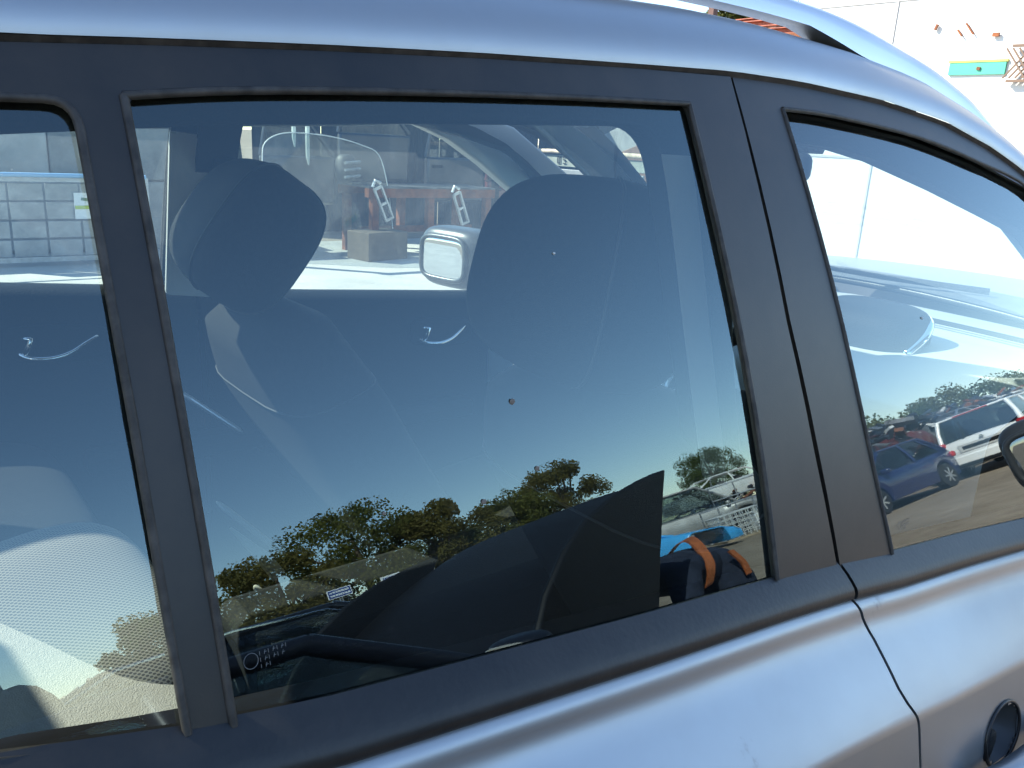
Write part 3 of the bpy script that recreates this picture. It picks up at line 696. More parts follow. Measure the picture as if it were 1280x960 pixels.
for sg in (-1, 1):
    B().tube([Mst @ Vector(p) for p in ((.0, sg * .06, .012), (.03, sg * .12, .016), (.01, sg * .175, .006))], [.026, .022, .014], 8).done('spoke', SATIN, st, 180)
    for k in range(3): B().box(Mst @ Vector((.02 - .016 * k, sg * .105, .034)), (.012, .02, .006), (0, -62, 0)).done('button', DARKIN, st)
Mg = Matrix.Translation((1.085, -.25, 1.095)) @ Euler((0, R(-62), 0)).to_matrix().to_4x4()
B().tube([Mg @ Vector((.036 * math.cos(a), .036 * math.sin(a), 0)) for a in [2 * math.pi * i / 28 for i in range(28)]], .007, 8, True).done('spoke_bezel', SATIN, st, 180)
# rear-view mirror and sensor patch behind the windscreen
B().box((1.265, -.29, 1.500), (.05, .07, .014), (0, 22, 0)).done('sensor_patch', mat('dotted_sensor_cover', (.16, .16, .155), .7, noise=.4, nscale=300), CAR, bevel=.004)
pillow((1.30, -.16, 1.462), (.045, .24, .065), (0, 0, 14), (.5, .5)).done('rear_view_mirror', DARKIN, CAR, 180)
# door mirrors
def door_mirror(sg):
    m = link(bpy.data.objects.new('door_mirror', None), FRONT_D if sg > 0 else FFRONT_D)
    x, y, z = (1.985, -.935, 1.05) if sg > 0 else (1.605, .945, 1.135)
    pillow((x, y * 1, z), (.12, .20 if sg > 0 else .25, .18), (0, 0, -10 * sg), (.5, .55), 32, 20).done('housing', mat('black_mirror_housing', (.03, .032, .035), .35) , m, 180)
    pillow((x - .056, y + .006 * sg, z + .0), (.012, .15 if sg > 0 else .175, .115), (0, 0, -10 * sg), (.3, .4), 28, 12).done('mirror_glass', mat('mirror', (.55, .57, .59), .01, 1), m, 180)
    gx = x - .058; ww, hh = (.078, .060) if sg > 0 else (.092, .062); rp = []
    for k in range(32):
        a = 2 * math.pi * k / 32; cs = lambda t: math.copysign(abs(t) ** .45, t); rp.append(Matrix.Rotation(R(-10 * sg), 3, 'Z') @ Vector((0, ww * cs(math.cos(a)), hh * cs(math.sin(a)))) + Vector((gx, y + .006 * sg, z)))
    B().tube(rp, .008, 8, True).done('mirror_rim', mat('black_mirror_housing'), m, 180)
    B().tube([(x + .02, y + .1 * sg, z - .07), (x + .05, y + .16 * sg, z - .08), (x + .06, y + .24 * sg, z - .07)], [.03, .028, .035], 10).done('mirror_foot', BLACKP, m, 180)
door_mirror(1); door_mirror(-1)

# dirt specks stuck to the outside of the near panes
SPK = mat('brown_dirt_speck', (.16, .13, .11), .8); SPW = mat('pale_dropping', (.5, .5, .48), .8)
for par, t0, m, x, z, r in ((REAR_D, 18.4, SPK, .364, 1.300, .0022), (REAR_D, 18.4, SPK, .377, 1.252, .0018), (REAR_D, 18.4, SPK, .325, 1.240, .0020), (REAR_D, 18.4, SPW, .432, 1.398, .0011), (REAR_D, 18.4, SPK, .247, 1.25, .0012), (FRONT_D, T1, SPW, 1.02, 1.30, .0018)):
    p, nn = side(x, z, .0, t0); pillow(p, (r * 2.2, .0016, r * 2), (0, 20, 0), (.9, .9), 10, 8).done('dirt_speck', m, par, 180)

# ------------------------------------------------------------------ other vehicles
def paint(name, col, rough=.25, metal=0., noise=.06): return mat(name, col, rough, metal, .5, noise=noise, nscale=3, coat=.4 if metal < .5 else .2)
RED = mat('red_lamp_glass', (.45, .012, .012), .15, 0, .6, coat=.5)
AMBER = mat('amber_lamp_glass', (.6, .2, .02), .15)
CLEARL = mat('clear_lamp_glass', (.75, .76, .78), .12, .4)
DGL = glass('car_window_glass', (.42, .48, .47), 1.6)
WHEELS = {}
def wheel_mesh(parent, x, y, z, r, w=.2, rim=None):
    e = link(bpy.data.objects.new('wheel', None), parent); e.location = (x, y, z)
    key = (r, w)
    if key not in WHEELS:
        t = B().tube([(0, w / 2 * k, 0) for k in (-1, -.82, 0, .82, 1)], [r * .86, r, r * 1.01, r, r * .86], 26).done('tyre', TYRE, None, 50)
        b = B().tube([(0, k * w * .505, 0) for k in (-1, 1)], r * .60, 24)
        c = B()
        for k in range(7):
            a = 2 * math.pi * k / 7
            c.box((r * .33 * math.cos(a), 0, r * .33 * math.sin(a)), (r * .56, w * 1.06, r * .13), Euler((0, -a, 0)).to_matrix())
        c.tube([(0, -w * .54, 0), (0, w * .54, 0)], r * .14, 12)
        d = b.done('rim', DARK, None, 40); f = c.done('spokes', rim or SATIN, None)
        WHEELS[key] = (t.data, d.data, f.data)
        for o in (t, d, f): bpy.data.objects.remove(o)
    for n, me in zip(('tyre', 'rim', 'spokes'), WHEELS[key]): link(bpy.data.objects.new(n, me), e)
    return e
def quad_pane(b, q, th=.006):
    q = [Vector(v) for v in q]; n = (q[1] - q[0]).cross(q[3] - q[0]).normalized() * th / 2
    b.add([v + n for v in q] + [v - n for v in q], [(0, 1, 2, 3), (7, 6, 5, 4)] + [(i, i + 4, (i + 1) % 4 + 4, (i + 1) % 4) for i in range(4)])
def vehicle(name, label, cat, loc, rz, L, W, H, top, cab, pm, wheels=(None, None), r=.31, sill=.22, group=None, panes=True, seats=True, lamps=True, wr=.70, glassm=None, squash=0, seed=1, cw=.0):
    """top = (x, z) line of bonnet, belt and boot; cab = rear base x, roof rear x, roof front x, windscreen base x"""
    V = thing(name, label, cat, loc, rz, group); rg = random.Random(seed)
    hw = lambda x: W / 2 * (1 - .13 * abs(2 * x / L) ** 5) * (1 - (.05 if abs(2 * x / L) > .97 else 0))
    def zl(x):
        z = sill
        for xw in wheels:
            if xw is not None and abs(x - xw) < r * 1.16: z = max(z, r + math.sqrt((r * 1.16) ** 2 - (x - xw) ** 2))
        return z
    N = 72; rings = []
    for i in range(N + 1):
        x = -L / 2 + L * i / N; w = hw(x); zt_ = lerp(top, x); z0 = min(zl(x), zt_ - .06); h = zt_ - z0
        half = [(w * .80, z0), (w * .965, z0 + .02), (w * .995, z0 + h * .30), (w, z0 + h * .55), (w * .985, z0 + h * .72), (w * .95, zt_ - .05 * min(1, h * 3)), (w * .90, zt_ - .012), (w * .80, zt_), (w * .4, zt_ + .022)]
        ring = half + [(0, zt_ + .03)] + [(-a, b) for a, b in half[::-1]]
        if squash: ring = [(a * (1 + rg.uniform(-squash, squash) * .3), b + rg.uniform(-squash, squash) * .35) for a, b in ring]
        rings.append([Vector((x, a, b)) for a, b in ring])
    B().loft(rings).done('body', pm, V, 38)
    xr0, xr1, xf1, xf0 = cab; zB = lambda x: lerp(top, x) - .01
    wb = W / 2 * .90; wt = W / 2 * wr; zt2 = H - .045
    A0 = lambda s: Vector((xf0, s * wb * .93, zB(xf0))); A1 = lambda s: Vector((xf1, s * wt, zt2))
    C0 = lambda s: Vector((xr0, s * wb * .93, zB(xr0))); C1 = lambda s: Vector((xr1, s * wt, zt2))
    xb = (xf1 + xr1) / 2 + .05; B0 = lambda s: Vector((xb, s * wb, zB(xb))); B1 = lambda s: Vector((xb, s * (wt + .01), zt2 + .01))
    def roof(u, v):
        x = xr1 + (xf1 - xr1) * u; y = wt * (2 * v - 1); return Vector((x + .05 * (1 - (y / wt) ** 2) * (2 * u - 1), y, zt2 + .045 * (1 - abs(2 * u - 1) ** 3) * 1 - .03 * abs(y / wt) ** 3 + .0))
    rb = B().grid(roof, 14, 10); k = len(rb.v); rb.grid(lambda u, v: roof(u, v) - Vector((0, 0, .03)), 14, 10)
    if squash: rb.v = [v + Vector((0, 0, rg.uniform(-squash, squash * .3))) for v in rb.v]
    rf = rb.done('roof', pm, V, 50)
    pb = B()
    for s in (-1, 1):
        for a, c, rr in ((A0(s), A1(s), .035), (C0(s), C1(s), .045), (B0(s), B1(s), .032)): pb.tube([a, a.lerp(c, .5) + Vector((0, s * .025, .0)), c], [rr * 1.2, rr, rr], 8)
        pb.tube([C1(s), B1(s), A1(s)], .032, 8)
        if cw: quad_pane(pb, [C0(s) + Vector((cw, s * .004, 0)), C0(s), C1(s), C1(s) + Vector((cw * .8, s * .004, 0))], .03)
    pb.tube([A1(-1), A1(1)], .03, 8); pb.tube([C1(-1), C1(1)], .03, 8)
    pb.done('pillars', pm, V, 60)
    if panes:
        g = glassm or DGL
        for nm, q in (('windscreen', [A0(-1), A0(1), A1(1), A1(-1)]), ('rear_window', [C0(-1), C0(1), C1(1), C1(-1)])):
            b = B(); quad_pane(b, q); b.done(nm, g, V)
        for s in (-1, 1):
            for q in ([B0(s), A0(s), A1(s), B1(s)], [C0(s) + Vector((cw, 0, 0)), B0(s), B1(s), C1(s) + Vector((cw * .8, 0, 0))]):
                b = B(); quad_pane(b, q); b.done('side_window', g, V)
    if seats:
        for s in (-1, 1):
            pillow((xb - .12, s * W * .2, (zB(xb) + .12)), (.16, .44, .62), (0, -14, 0), (.5, .5), 16, 10).done('seat', FABRIC, V, 180)
            pillow((xb - .22, s * W * .2, (zB(xb) + .40)), (.10, .24, .18), (0, -10, 0), (.6, .6), 16, 10).done('headrest', FABRIC, V, 180)
        B().box((xf0 - .22, 0, zB(xf0) - .03), (.38, W * .78, .16), (0, 8, 0)).done('dashboard', mat('grey_green_dash', (.20, .21, .18), .7), V, bevel=.03)
        m4 = Matrix.Translation((xf0 - .50, W * .2, zB(xf0) + .02)) @ Euler((0, R(-65), 0)).to_matrix().to_4x4()
        sw = B().tube([m4 @ Vector((.18 * math.cos(a), .18 * math.sin(a), 0)) for a in [2 * math.pi * i / 24 for i in range(24)]], .014, 8, True)
        sw.tube([m4 @ Vector((-.17, 0, 0)), m4 @ Vector((.17, 0, 0))], .02, 6); sw.done('steering_wheel', DARKIN, V, 180)
    for xw in wheels:
        if xw is None: continue
        for s in (-1, 1): wheel_mesh(V, xw, s * (W / 2 - .11), r, r)
    if lamps:
        for s in (-1, 1):
            zf = lerp(top, L / 2 - .1) - .13; zk = lerp(top, -L / 2 + .08) - .16
            pillow((L / 2 - .12, s * W * .37, zf), (.22, .32, .13), (0, 12, -20 * s), (.6, .6), 16, 10).done('headlight', CLEARL, V, 180)
            pillow((-L / 2 + .10, s * W * .40, zk), (.20, .26, .16), (0, 0, 18 * s), (.5, .5), 16, 10).done('tail_lamp', RED, V, 180)
            pillow((xf0 - .28, s * (W / 2 + .06), zB(xf0) + .05), (.12, .18, .13), (0, 0, 8 * s), (.6, .6), 16, 10).done('door_mirror', pm, V, 180)
    return V
# dark coupe right behind the photographer, bonnet open
NAVYP = mat('blue_black_paint', (.008, .010, .018), .38, 0, .35)
top = [(-2.05, .80), (-1.85, .88), (-1.2, .92), (.3, .90), (1.0, .88), (1.05, .62), (1.75, .60), (2.0, .56), (2.06, .45)]
cp = vehicle('dark_coupe', 'blue black coupe with raised bonnet, mirrored in the lower part of the rear window', 'car', (.38, -2.78, 0), -10, 4.12, 1.72, 1.22, top, (-1.35, -.55, .35, 1.02), NAVYP, (-1.3, 1.35), .30, wr=.72, glassm=glass('clear_car_glass', (.8, .88, .84), 1.45), lamps=False)
DBL = mat('dull_black_bonnet', (.007, .008, .011), .55, 0, .3)
def lid(u, v, d=0):
    x = 1.02 + 1.06 * u; y = .72 * (2 * v - 1) * (1 - .06 * u); z = .90 + .53 * math.sin(u * 1.1) / math.sin(1.1) - .05 * abs(2 * v - 1) ** 4
    return Vector((x + .02 * d, y, z - d))
b = B().grid(lid, 16, 16); b.grid(lambda u, v: lid(u, v, .02), 16, 16); b.done('bonnet_lid', DBL, cp, 40)
sf = [(1.0, .90), (1.12, 1.06), (1.28, 1.20), (1.46, 1.305), (1.66, 1.375), (1.87, 1.415), (1.98, 1.43), (2.085, 1.437), (1.99, 1.32), (1.89, 1.18), (1.80, 1.05), (1.73, .93), (1.66, .80), (1.45, .78), (1.15, .80), (.95, .84)]
for s in (1, -1): B().prism(sf, 'y', s * .685, s * .715).done('bonnet_side_panel', DBL, cp, bevel=.012)
B().tube([(1.75, -.5, .62), (1.8, -.5, 1.2)], .006, 6).done('bonnet_stay', STEEL, cp)
B().box((1.5, 0, .56), (.7, .7, .22)).done('engine', mat('engine_grey', (.07, .07, .07), .6, noise=.6, nscale=15), cp, bevel=.03)
pillow((.72, .93, .93), (.12, .20, .13), (0, 0, 8), (.6, .6), 16, 10).done('door_mirror', NAVYP, cp, 180)
pillow((.668, .93, .93), (.02, .17, .10), (0, 0, 8), (.4, .4), 16, 8).done('mirror_glass', mat('pale_mirror', (.75, .68, .55), .2, .6), cp, 180)
B().box((.66, .0, 1.17), (.04, .24, .06)).done('rear_view_mirror', DARKIN, cp, bevel=.02)
# black saloon behind it, tail to the right
BLK = paint('black_paint', (.008, .008, .010), .15)
top = [(-2.25, .82), (-2.1, .93), (-1.5, .98), (.9, .95), (1.2, .93), (2.1, .80), (2.3, .6)]
bs = vehicle('black_saloon', 'black saloon with red tail lamp, mirrored behind the raised bonnet', 'car', (1.45, -5.9, 0), 186, 4.6, 1.8, 1.43, top, (-1.75, -.95, .35, 1.15), BLK, (-1.38, 1.42), .32)
for s in (1, -1): B().tube([Vector((x, s * .82, z)) for x, z in ((-1.45, .99), (-1.2, 1.16), (-.85, 1.36), (-.3, 1.41), (.3, 1.39), (.75, 1.18), (1.05, .98))], .012, 6).done('window_chrome', CHROME, bs, 60)
# white SUV, seen from behind
SUVW = paint('white_car_paint', (.76, .75, .71), .22, 0, .03)
top = [(-2.28, .75), (-2.24, 1.0), (-2.1, 1.04), (1.0, 1.0), (1.25, 1.02), (2.1, .92), (2.28, .7)]
sv = vehicle('white_suv', 'white sport utility car seen from behind, mirrored in the front door window', 'car', (19.5, -7.6, 0), -8, 4.55, 1.84, 1.70, top, (-2.12, -1.85, .30, 1.15), SUVW, (-1.35, 1.40), .35, .30, wr=.74, lamps=False, cw=.30, glassm=GLD)
for s in (-1, 1):
    pillow((-2.16, s * .80, .98), (.22, .24, .20), (0, 0, 20 * s), (.5, .6), 16, 10).done('tail_lamp', RED, sv, 180)
    B().box((.2, s * .70, 1.73), (2.3, .03, .03)).done('roof_rail', STEEL, sv, bevel=.01)
B().box((-1.90, 0, 1.66), (.05, .7, .03)).done('brake_lamp', RED, sv, bevel=.008)
B().box((-2.285, 0, .80), (.02, .95, .20)).done('plate_recess', mat('pale_recess', (.5, .49, .46), .5), sv, bevel=.005)
B().box((-2.295, 0, .80), (.012, .80, .09)).done('plate_trim', DARKIN, sv, bevel=.003)
for dy in (-.22, .12): B().tube([(-2.31, dy, .80), (-2.295, dy, .80)], .03, 12).done('plate_fixing', DARK, sv)
B().tube([(-2.29, .02, .96), (-2.27, .02, .96)], .045, 16).done('badge', CHROME, sv)
B().box((-2.24, 0, .50), (.16, 1.74, .26)).done('bumper', SUVW, sv, bevel=.05); B().box((-2.25, 0, .36), (.16, 1.70, .10)).done('bumper_skirt', DARKIN, sv, bevel=.03)
B().box((-2.06, -.30, 1.28), (.02, .04, .55), (0, 34, 0)).done('tailgate_strut', DARKIN, sv)
# dark blue hatchback beside it
BLUEP = paint('deep_blue_paint', (.012, .022, .085), .2)
top = [(-1.95, .80), (-1.9, .93), (-1.6, .95), (.8, .90), (1.1, .90), (1.75, .78), (1.95, .58)]
bh = vehicle('blue_hatchback', 'dark blue hatchback with alloy wheels beside the white sport utility car', 'car', (14.8, -8.5, 0), 182, 3.95, 1.7, 1.46, top, (-1.75, -1.25, .25, 1.12), BLUEP, (-1.22, 1.28), .31, cw=.2)
B().box((.95, .35, 1.03), (.012, .34, .22), (0, -30, 0)).done('windscreen_sheet', mat('pale_paper_sheet', (.62, .72, .60), .7), bh)
# bright blue dismantled coupe body low in front of the truck
SKYB = paint('bright_blue_paint', (.06, .36, .72), .25)
top = [(-1.9, .70), (-1.7, .86), (-1.0, .88), (.2, .80), (.6, .74), (1.5, .62), (1.85, .48), (1.95, .40)]
bc = vehicle('blue_sports_car', 'bright blue low sports car body without wheels, mirrored left of the orange strap', 'car', (12.5, -12.5, 0), 28, 3.9, 1.75, 1.08, top, (-1.2, -.65, -.15, .55), SKYB, (-1.25, 1.2), .36, .16, wr=.62, panes=False, seats=False, lamps=False)
bpy.data.batch_remove([o for o in list(bpy.data.objects) if o.parent and o.parent.parent == bc and o.parent.name.startswith('wheel')] + [o for o in bc.children if o.name.startswith('wheel')])
B().box((.1, 0, .42), (1.6, 1.3, .4)).done('cabin_floor', DARK, bc)
for s in (-1, 1): pillow((1.45, s * .62, .60), (.42, .12, .07), (0, 12, -20 * s), (.6, .6), 16, 8).done('lamp_opening', DARK, bc, 180)
# silver truck cab with bull bar
SILT = mat('weathered_silver_paint', (.36, .35, .33), .4, .4, noise=.15, nscale=3)
top = [(-2.4, 1.10), (-2.3, 1.15), (.9, 1.12), (1.35, 1.10), (2.2, 1.02), (2.42, .9)]
tk = vehicle('silver_truck', 'weathered silver truck cab with bull bar, mirrored beside the raised bonnet', 'truck', (16.5, -14.6, 0), 40, 4.8, 1.95, 2.0, top, (-2.2, -2.05, .55, 1.35), SILT, (-1.4, 1.45), .40, .36, wr=.78, lamps=True, cw=.4)
bb = B()
for z in (.50, .66, .82, .98): bb.tube(curve([(2.40, -.85, z), (2.58, -.5, z), (2.62, 0, z), (2.58, .5, z), (2.40, .85, z)], 4), .03, 8)
for y in (-.55, -.2, .2, .55): bb.tube([(2.6, y, .42), (2.6, y, 1.05)], .028, 8)
bb.done('bull_bar', STEEL, tk, 60)
B().box((2.43, 0, .78), (.03, 1.0, .26)).done('grille', DARKIN, tk, bevel=.01)
# car shells on top of the stacks behind
ORANGE = paint('orange_red_paint', (.50, .09, .02), .3, 0, .3); GREYW = paint('grey_wreck_paint', (.12, .12, .125), .4, 0, .4); DKW = paint('dark_wreck_paint', (.02, .022, .03), .35, 0, .4); REDW = paint('dull_red_paint', (.10, .015, .014), .35, 0, .3); WHW = paint('white_wreck_paint', (.68, .67, .63), .35, 0, .1)
htop = [(-1.9, .80), (-1.85, .93), (-1.5, .95), (.8, .90), (1.1, .90), (1.75, .78), (1.9, .6)]
hc = (-1.7, -1.2, .25, 1.1)
def wreck(label, loc, rz, pm, seed, sq=.06, H=1.35, cat='car', wh=(None, None), L=3.85, name='wrecked_car'):
    w = vehicle(name, label, cat, loc, rz, L, 1.68, H, htop, hc, pm, wh, .3, .2, 'wrecked cars in stacks', False, False, False, squash=sq, seed=seed)
    rg = random.Random(seed); b = B()
    for k in range(26): b.box((rg.uniform(-1.5, 1.3), rg.uniform(-.6, .6), rg.uniform(.72, 1.0)), (rg.uniform(.1, .5), rg.uniform(.05, .3), rg.uniform(.03, .2)), (rg.uniform(0, 90), rg.uniform(0, 90), rg.uniform(0, 180)))
    b.done('torn_interior', mat('torn_trim', (.10, .09, .08), .8, noise=.7, nscale=9, col2=(.02, .02, .02)), w)
    return w
wreck('crushed grey car at the foot of the stack behind the silver truck', (24.0, -19.2, 0), 25, GREYW, 3)
wreck('white car shell with empty windows on top of the stack behind the truck', (23.9, -19.0, 1.12), 200, WHW, 4, .02, 1.4)
wreck('crushed dark car under the orange wreck', (26.6, -17.2, 0), 200, DKW, 5)
wreck('orange red burnt wreck on top of its stack beyond the steel gate', (26.5, -17.1, 1.05), 198, ORANGE, 6)
wreck('crushed dark grey car at the left end of the scrap row', (19.4, -10.9, 0), 10, DKW, 7, .08)
wreck('flattened red car in the scrap row behind the blue hatchback', (19.5, -11.0, .92), 14, REDW, 8, .12, 1.15)
wreck('crushed black car behind the white sport utility car', (23.6, -10.6, 0), -6, DKW, 9, .08)
wreck('flattened grey car on the scrap row behind the white sport utility car', (23.5, -10.5, .95), 172, GREYW, 10, .12, 1.12)
wreck('crumpled dark car lying on the right end of the scrap row', (27.9, -10.8, 0), 8, DKW, 11, .08)
wreck('crumpled white roofed car topping the right end of the scrap row', (27.7, -10.7, .98), 185, WHW, 12, .12, 1.12)
# loose scrap on and between the wrecks
def scrap(name, label, boxes, mats, seed):
    rg = random.Random(seed)
    for m in mats:
        b = B()
        for (c, d, n, s0, s1) in boxes:
            for k in range(n // len(mats)):
                p = [c[i] + rg.uniform(-1, 1) * d[i] / 2 for i in range(3)]; l = rg.uniform(s0, s1)
                b.box(p, (l, l * rg.uniform(.1, .45), l * rg.uniform(.04, .25)), (rg.uniform(-40, 40), rg.uniform(-40, 40), rg.uniform(0, 180)))
        o = b.done(name, m, SC)
        o['kind'] = 'stuff'
SC = link(bpy.data.objects.new('scrap_heap', None)); SC['kind'] = 'stuff'; SC['label'] = 'loose torn metal and plastic strewn over the stacked wrecks'; SC['category'] = 'scrap'
scrap('scrap_pieces', '', [((23.6, -10.7, 1.95), (11, 1.8, .7), 260, .15, .7), ((23.6, -9.8, .4), (10, .8, .8), 200, .15, .6), ((25, -18.2, 1.2), (6, 1.6, .6), 90, .15, .6)], [DKW, DKW, GREYW, DKW, RUST, WHW, DKW], 21)

# ------------------------------------------------------------------ person bent over the coupe's engine bay
NAVYC = mat('navy_cloth', (.020, .026, .045), .9, 0, .2, noise=.3, nscale=14, bump=.5, bscale=30)
SKIN = mat('skin', (.42, .25, .18), .5); STRAP = mat('orange_strap_leather', (.36, .10, .03), .55, noise=.25, nscale=20)
PER = thing('person', 'person in navy jacket with orange strap bent over the open engine bay', 'person', (0, 0, 0))
def skin_mesh(name, m, chains, sub=2):
    vs = []; es = []; rs = []; key = {}
    def vid(p, r):
        k = tuple(round(c, 4) for c in p)
        if k not in key: key[k] = len(vs); vs.append(p); rs.append(r)
        return key[k]
    for ch in chains:
        ids = [vid(p, r) for p, r in ch]
        es += [(a, b) for a, b in zip(ids, ids[1:])]
    me = bpy.data.meshes.new(name); me.from_pydata(vs, es, []); o = link(bpy.data.objects.new(name, me), PER); me.materials.append(m)
    o.modifiers.new('skin', 'SKIN').use_smooth_shade = True
    if not me.skin_vertices: 
        bpy.context.view_layer.objects.active = o
    for i, r in enumerate(rs): me.skin_vertices[0].data[i].radius = (r, r)
    me.skin_vertices[0].data[0].use_root = True
    s = o.modifiers.new('subdivision', 'SUBSURF'); s.levels = sub; s.render_levels = sub
    return o
hip = (3.62, -3.12, .90); ch = (3.22, -3.10, 1.00); nk = (3.03, -3.10, .985); hd = (2.90, -3.10, .93)
body = [[(hip, .10), ((3.42, -3.11, .96), .10), (ch, .12), (nk, .06), (hd, .095), ((2.80, -3.10, .88), .075)]]
for s in (-1, 1):
    sh = (3.18, -3.10 + s * .19, .98); el = (3.08, -3.10 + s * .25, .74); wr_ = (2.88, -3.10 + s * .17, .66); pa = (2.81, -3.10 + s * .16, .645)
    body.append([(ch, .12), (sh, .06), (el, .048), (wr_, .030), (pa, .034)])
    for k in range(5):
        dy = (-.032 + .016 * k); l = (.05, .075, .08, .075, .06)[k]
        a0 = (pa[0] - .01, pa[1] + dy * 1.0, pa[2] + .004); 
        if k == 0: a1 = (pa[0] + .0, pa[1] - s * .055, pa[2] - .01); a2 = (pa[0] - .03, pa[1] - s * .065, pa[2] - .03)
        else: a1 = (pa[0] - l * .6, pa[1] + dy, pa[2] - .008); a2 = (pa[0] - l, pa[1] + dy, pa[2] - .035)
        body.append([(pa, .034), (a1, .009), (a2, .008)])
    kn = (3.60, -3.12 + s * .12, .50); an = (3.66, -3.12 + s * .13, .09); to = (3.50, -3.12 + s * .14, .04)
    body.append([(hip, .10), ((3.63, -3.12 + s * .10, .82), .08), (kn, .06), (an, .045), (to, .035)])
skin_mesh('body', SKIN, body)
jk = [[((3.60, -3.12, .91), .185), ((3.42, -3.11, .97), .185), (ch, .195), ((3.08, -3.10, .99), .11)]]
for s in (-1, 1): jk.append([(ch, .195), ((3.18, -3.10 + s * .19, .98), .10), ((3.08, -3.10 + s * .25, .74), .075), ((2.90, -3.10 + s * .18, .665), .044)])
skin_mesh('jacket', NAVYC, jk)
tr = [[((3.48, -3.11, .955), .165), ((3.58, -3.12, .93), .185), ((3.64, -3.12, .86), .18)]]
for s in (-1, 1): tr.append([((3.64, -3.12, .86), .18), ((3.63, -3.12 + s * .10, .80), .14), ((3.60, -3.12 + s * .12, .50), .10), ((3.65, -3.12 + s * .13, .12), .062)])
skin_mesh('trousers', NAVYC, tr)
for s in (-1, 1): pillow((3.57, -3.12 + s * .135, .045), (.28, .10, .09), (0, 0, 0), (.6, .6), 16, 10).done('shoe', DARKIN, PER, 180)
pillow((2.88, -3.10, .945), (.20, .17, .17), (0, 25, 0), (.9, .9), 16, 12).done('hair', mat('dark_hair', (.02, .015, .01), .7), PER, 180)
b = B(); P = curve([(3.28, -2.88, .84), (3.32, -2.865, .98), (3.38, -2.96, 1.165), (3.45, -3.10, 1.175), (3.50, -3.24, 1.11)], 6)
b.loft([[p + Vector((-.03, .0, -.01)), p + Vector((.03, 0, .0)), p + Vector((.03, .012, .012)), p + Vector((-.03, .012, .0))] for p in P]); b.done('shoulder_strap', STRAP, PER, 60)
b = B(); P = curve([(3.52, -2.905, 1.01), (3.58, -2.905, .90), (3.60, -2.91, .80)], 5)
b.loft([[p + Vector((-.02, .02, 0)), p + Vector((.02, .02, 0)), p + Vector((.02, .03, .005)), p + Vector((-.02, .03, .005))] for p in P]); b.done('belt_strap', STRAP, PER, 60)

PER.location = (-.24, -.02, 0); PER.scale = (1, 1, .87)

# ------------------------------------------------------------------ yard things mirrored in the glass
def gate(label, loc, rz, w, h, tilt):
    g = thing('steel_gate', label, 'gate', loc, rz, 'steel gates leaning in the yard'); M = Euler((R(tilt), 0, 0)).to_matrix().to_4x4()
    B().tube([M @ Vector(p) for p in ((-w / 2, 0, .05), (-w / 2, 0, h), (w / 2, 0, h), (w / 2, 0, .05))], .032, 8, True).done('frame', STEEL, g, 60)
    for k in range(1, 4): B().tube([M @ Vector((-w / 2, 0, h * k / 4)), M @ Vector((w / 2, 0, h * k / 4))], .022, 8).done('rail', STEEL, g, 60)
    for k in range(1, 3): B().tube([M @ Vector((-w / 2 + w * k / 3, 0, .05)), M @ Vector((-w / 2 + w * k / 3, 0, h))], .02, 8).done('bar', STEEL, g, 60)
    return g
gate('tall galvanised gate standing upright behind the white wire cage', (17.4, -13.0, 0), 30, 2.0, 1.75, -6)
gate('lower galvanised gate leaning against the front of the silver truck', (15.9, -12.7, 0), 36, 1.3, 1.1, -12)
wc = thing('wire_cage', 'white wire cage standing low on the ground before the gates', 'cage', (15.4, -12.1, 0), 35)
WIRE = mat('white_wire', (.6, .6, .57), .5, .3)
for s in (-1, 1):
    for ax in (0, 1):
        b = B()
        for k in range(9):
            t = -.5 + k / 8
            b.tube([(t * 1.1, s * .5, 0.03), (t * 1.1, s * .5, .8)] if ax == 0 else [(s * .55, t, .03), (s * .55, t, .8)], .012, 6)
        for k in range(6):
            z = .05 + .15 * k; b.tube([(-.55, s * .5, z), (.55, s * .5, z)] if ax == 0 else [(s * .55, -.5, z), (s * .55, .5, z)], .012, 6)
        b.done('mesh_side', WIRE, wc)
B().box((0, 0, .03), (1.15, 1.05, .06)).done('pallet_base', mat('weathered_timber', (.28, .22, .15), .85, noise=.3, nscale=12), wc)
fz = thing('chest_freezer', 'white chest freezer lying beside the wire cage', 'freezer', (16.6, -11.9, 0), 32)
B().box((0, 0, .30), (1.3, .65, .54)).done('cabinet', WHITEP, fz, bevel=.03); B().box((0, 0, .61), (1.32, .67, .06)).done('lid', WHITEP, fz, bevel=.02); B().box((0, .34, .08), (1.1, .02, .10)).done('vent_grille', DARKIN, fz)
B().box((0, .35, .60), (.2, .03, .03)).done('lid_handle', DARKIN, fz)
# signs on posts
SIGNB = mat('sign_blue', (.02, .06, .26), .4); SIGNW = mat('sign_white', (.72, .73, .74), .4)
def sign(label, x, y, z, w, h, seed, inv=False):
    s = thing('yard_sign', label, 'sign', (x, y, 0), 14, 'blue and white signs before the trees'); rg = random.Random(seed)
    B().box((0, 0, z), (w, .02, h)).done('border', SIGNW, s)
    B().box((0, .012, z), (w * .92, .012, h * .84)).done('face', SIGNW if inv else SIGNB, s)
    b = B()
    for r_ in (-1, 1):
        x0 = -w * .4
        while x0 < w * .36:
            l = rg.uniform(.03, .09) * w / .6; b.box((x0 + l / 2, .0205, z + r_ * h * .18), (l * .8, .004, h * .2)); x0 += l
    b.done('lettering', SIGNB if inv else SIGNW, s)
    for s_ in (-1, 1): B().tube([(s_ * .04, -.03, 0), (s_ * .04, -.03, z + h * .3)], .02, 6).done('post', STEEL, s)
sign('leftmost blue and white sign before the trees, white lettering', 12.5, -25.6, 2.66, .80, .40, 1)
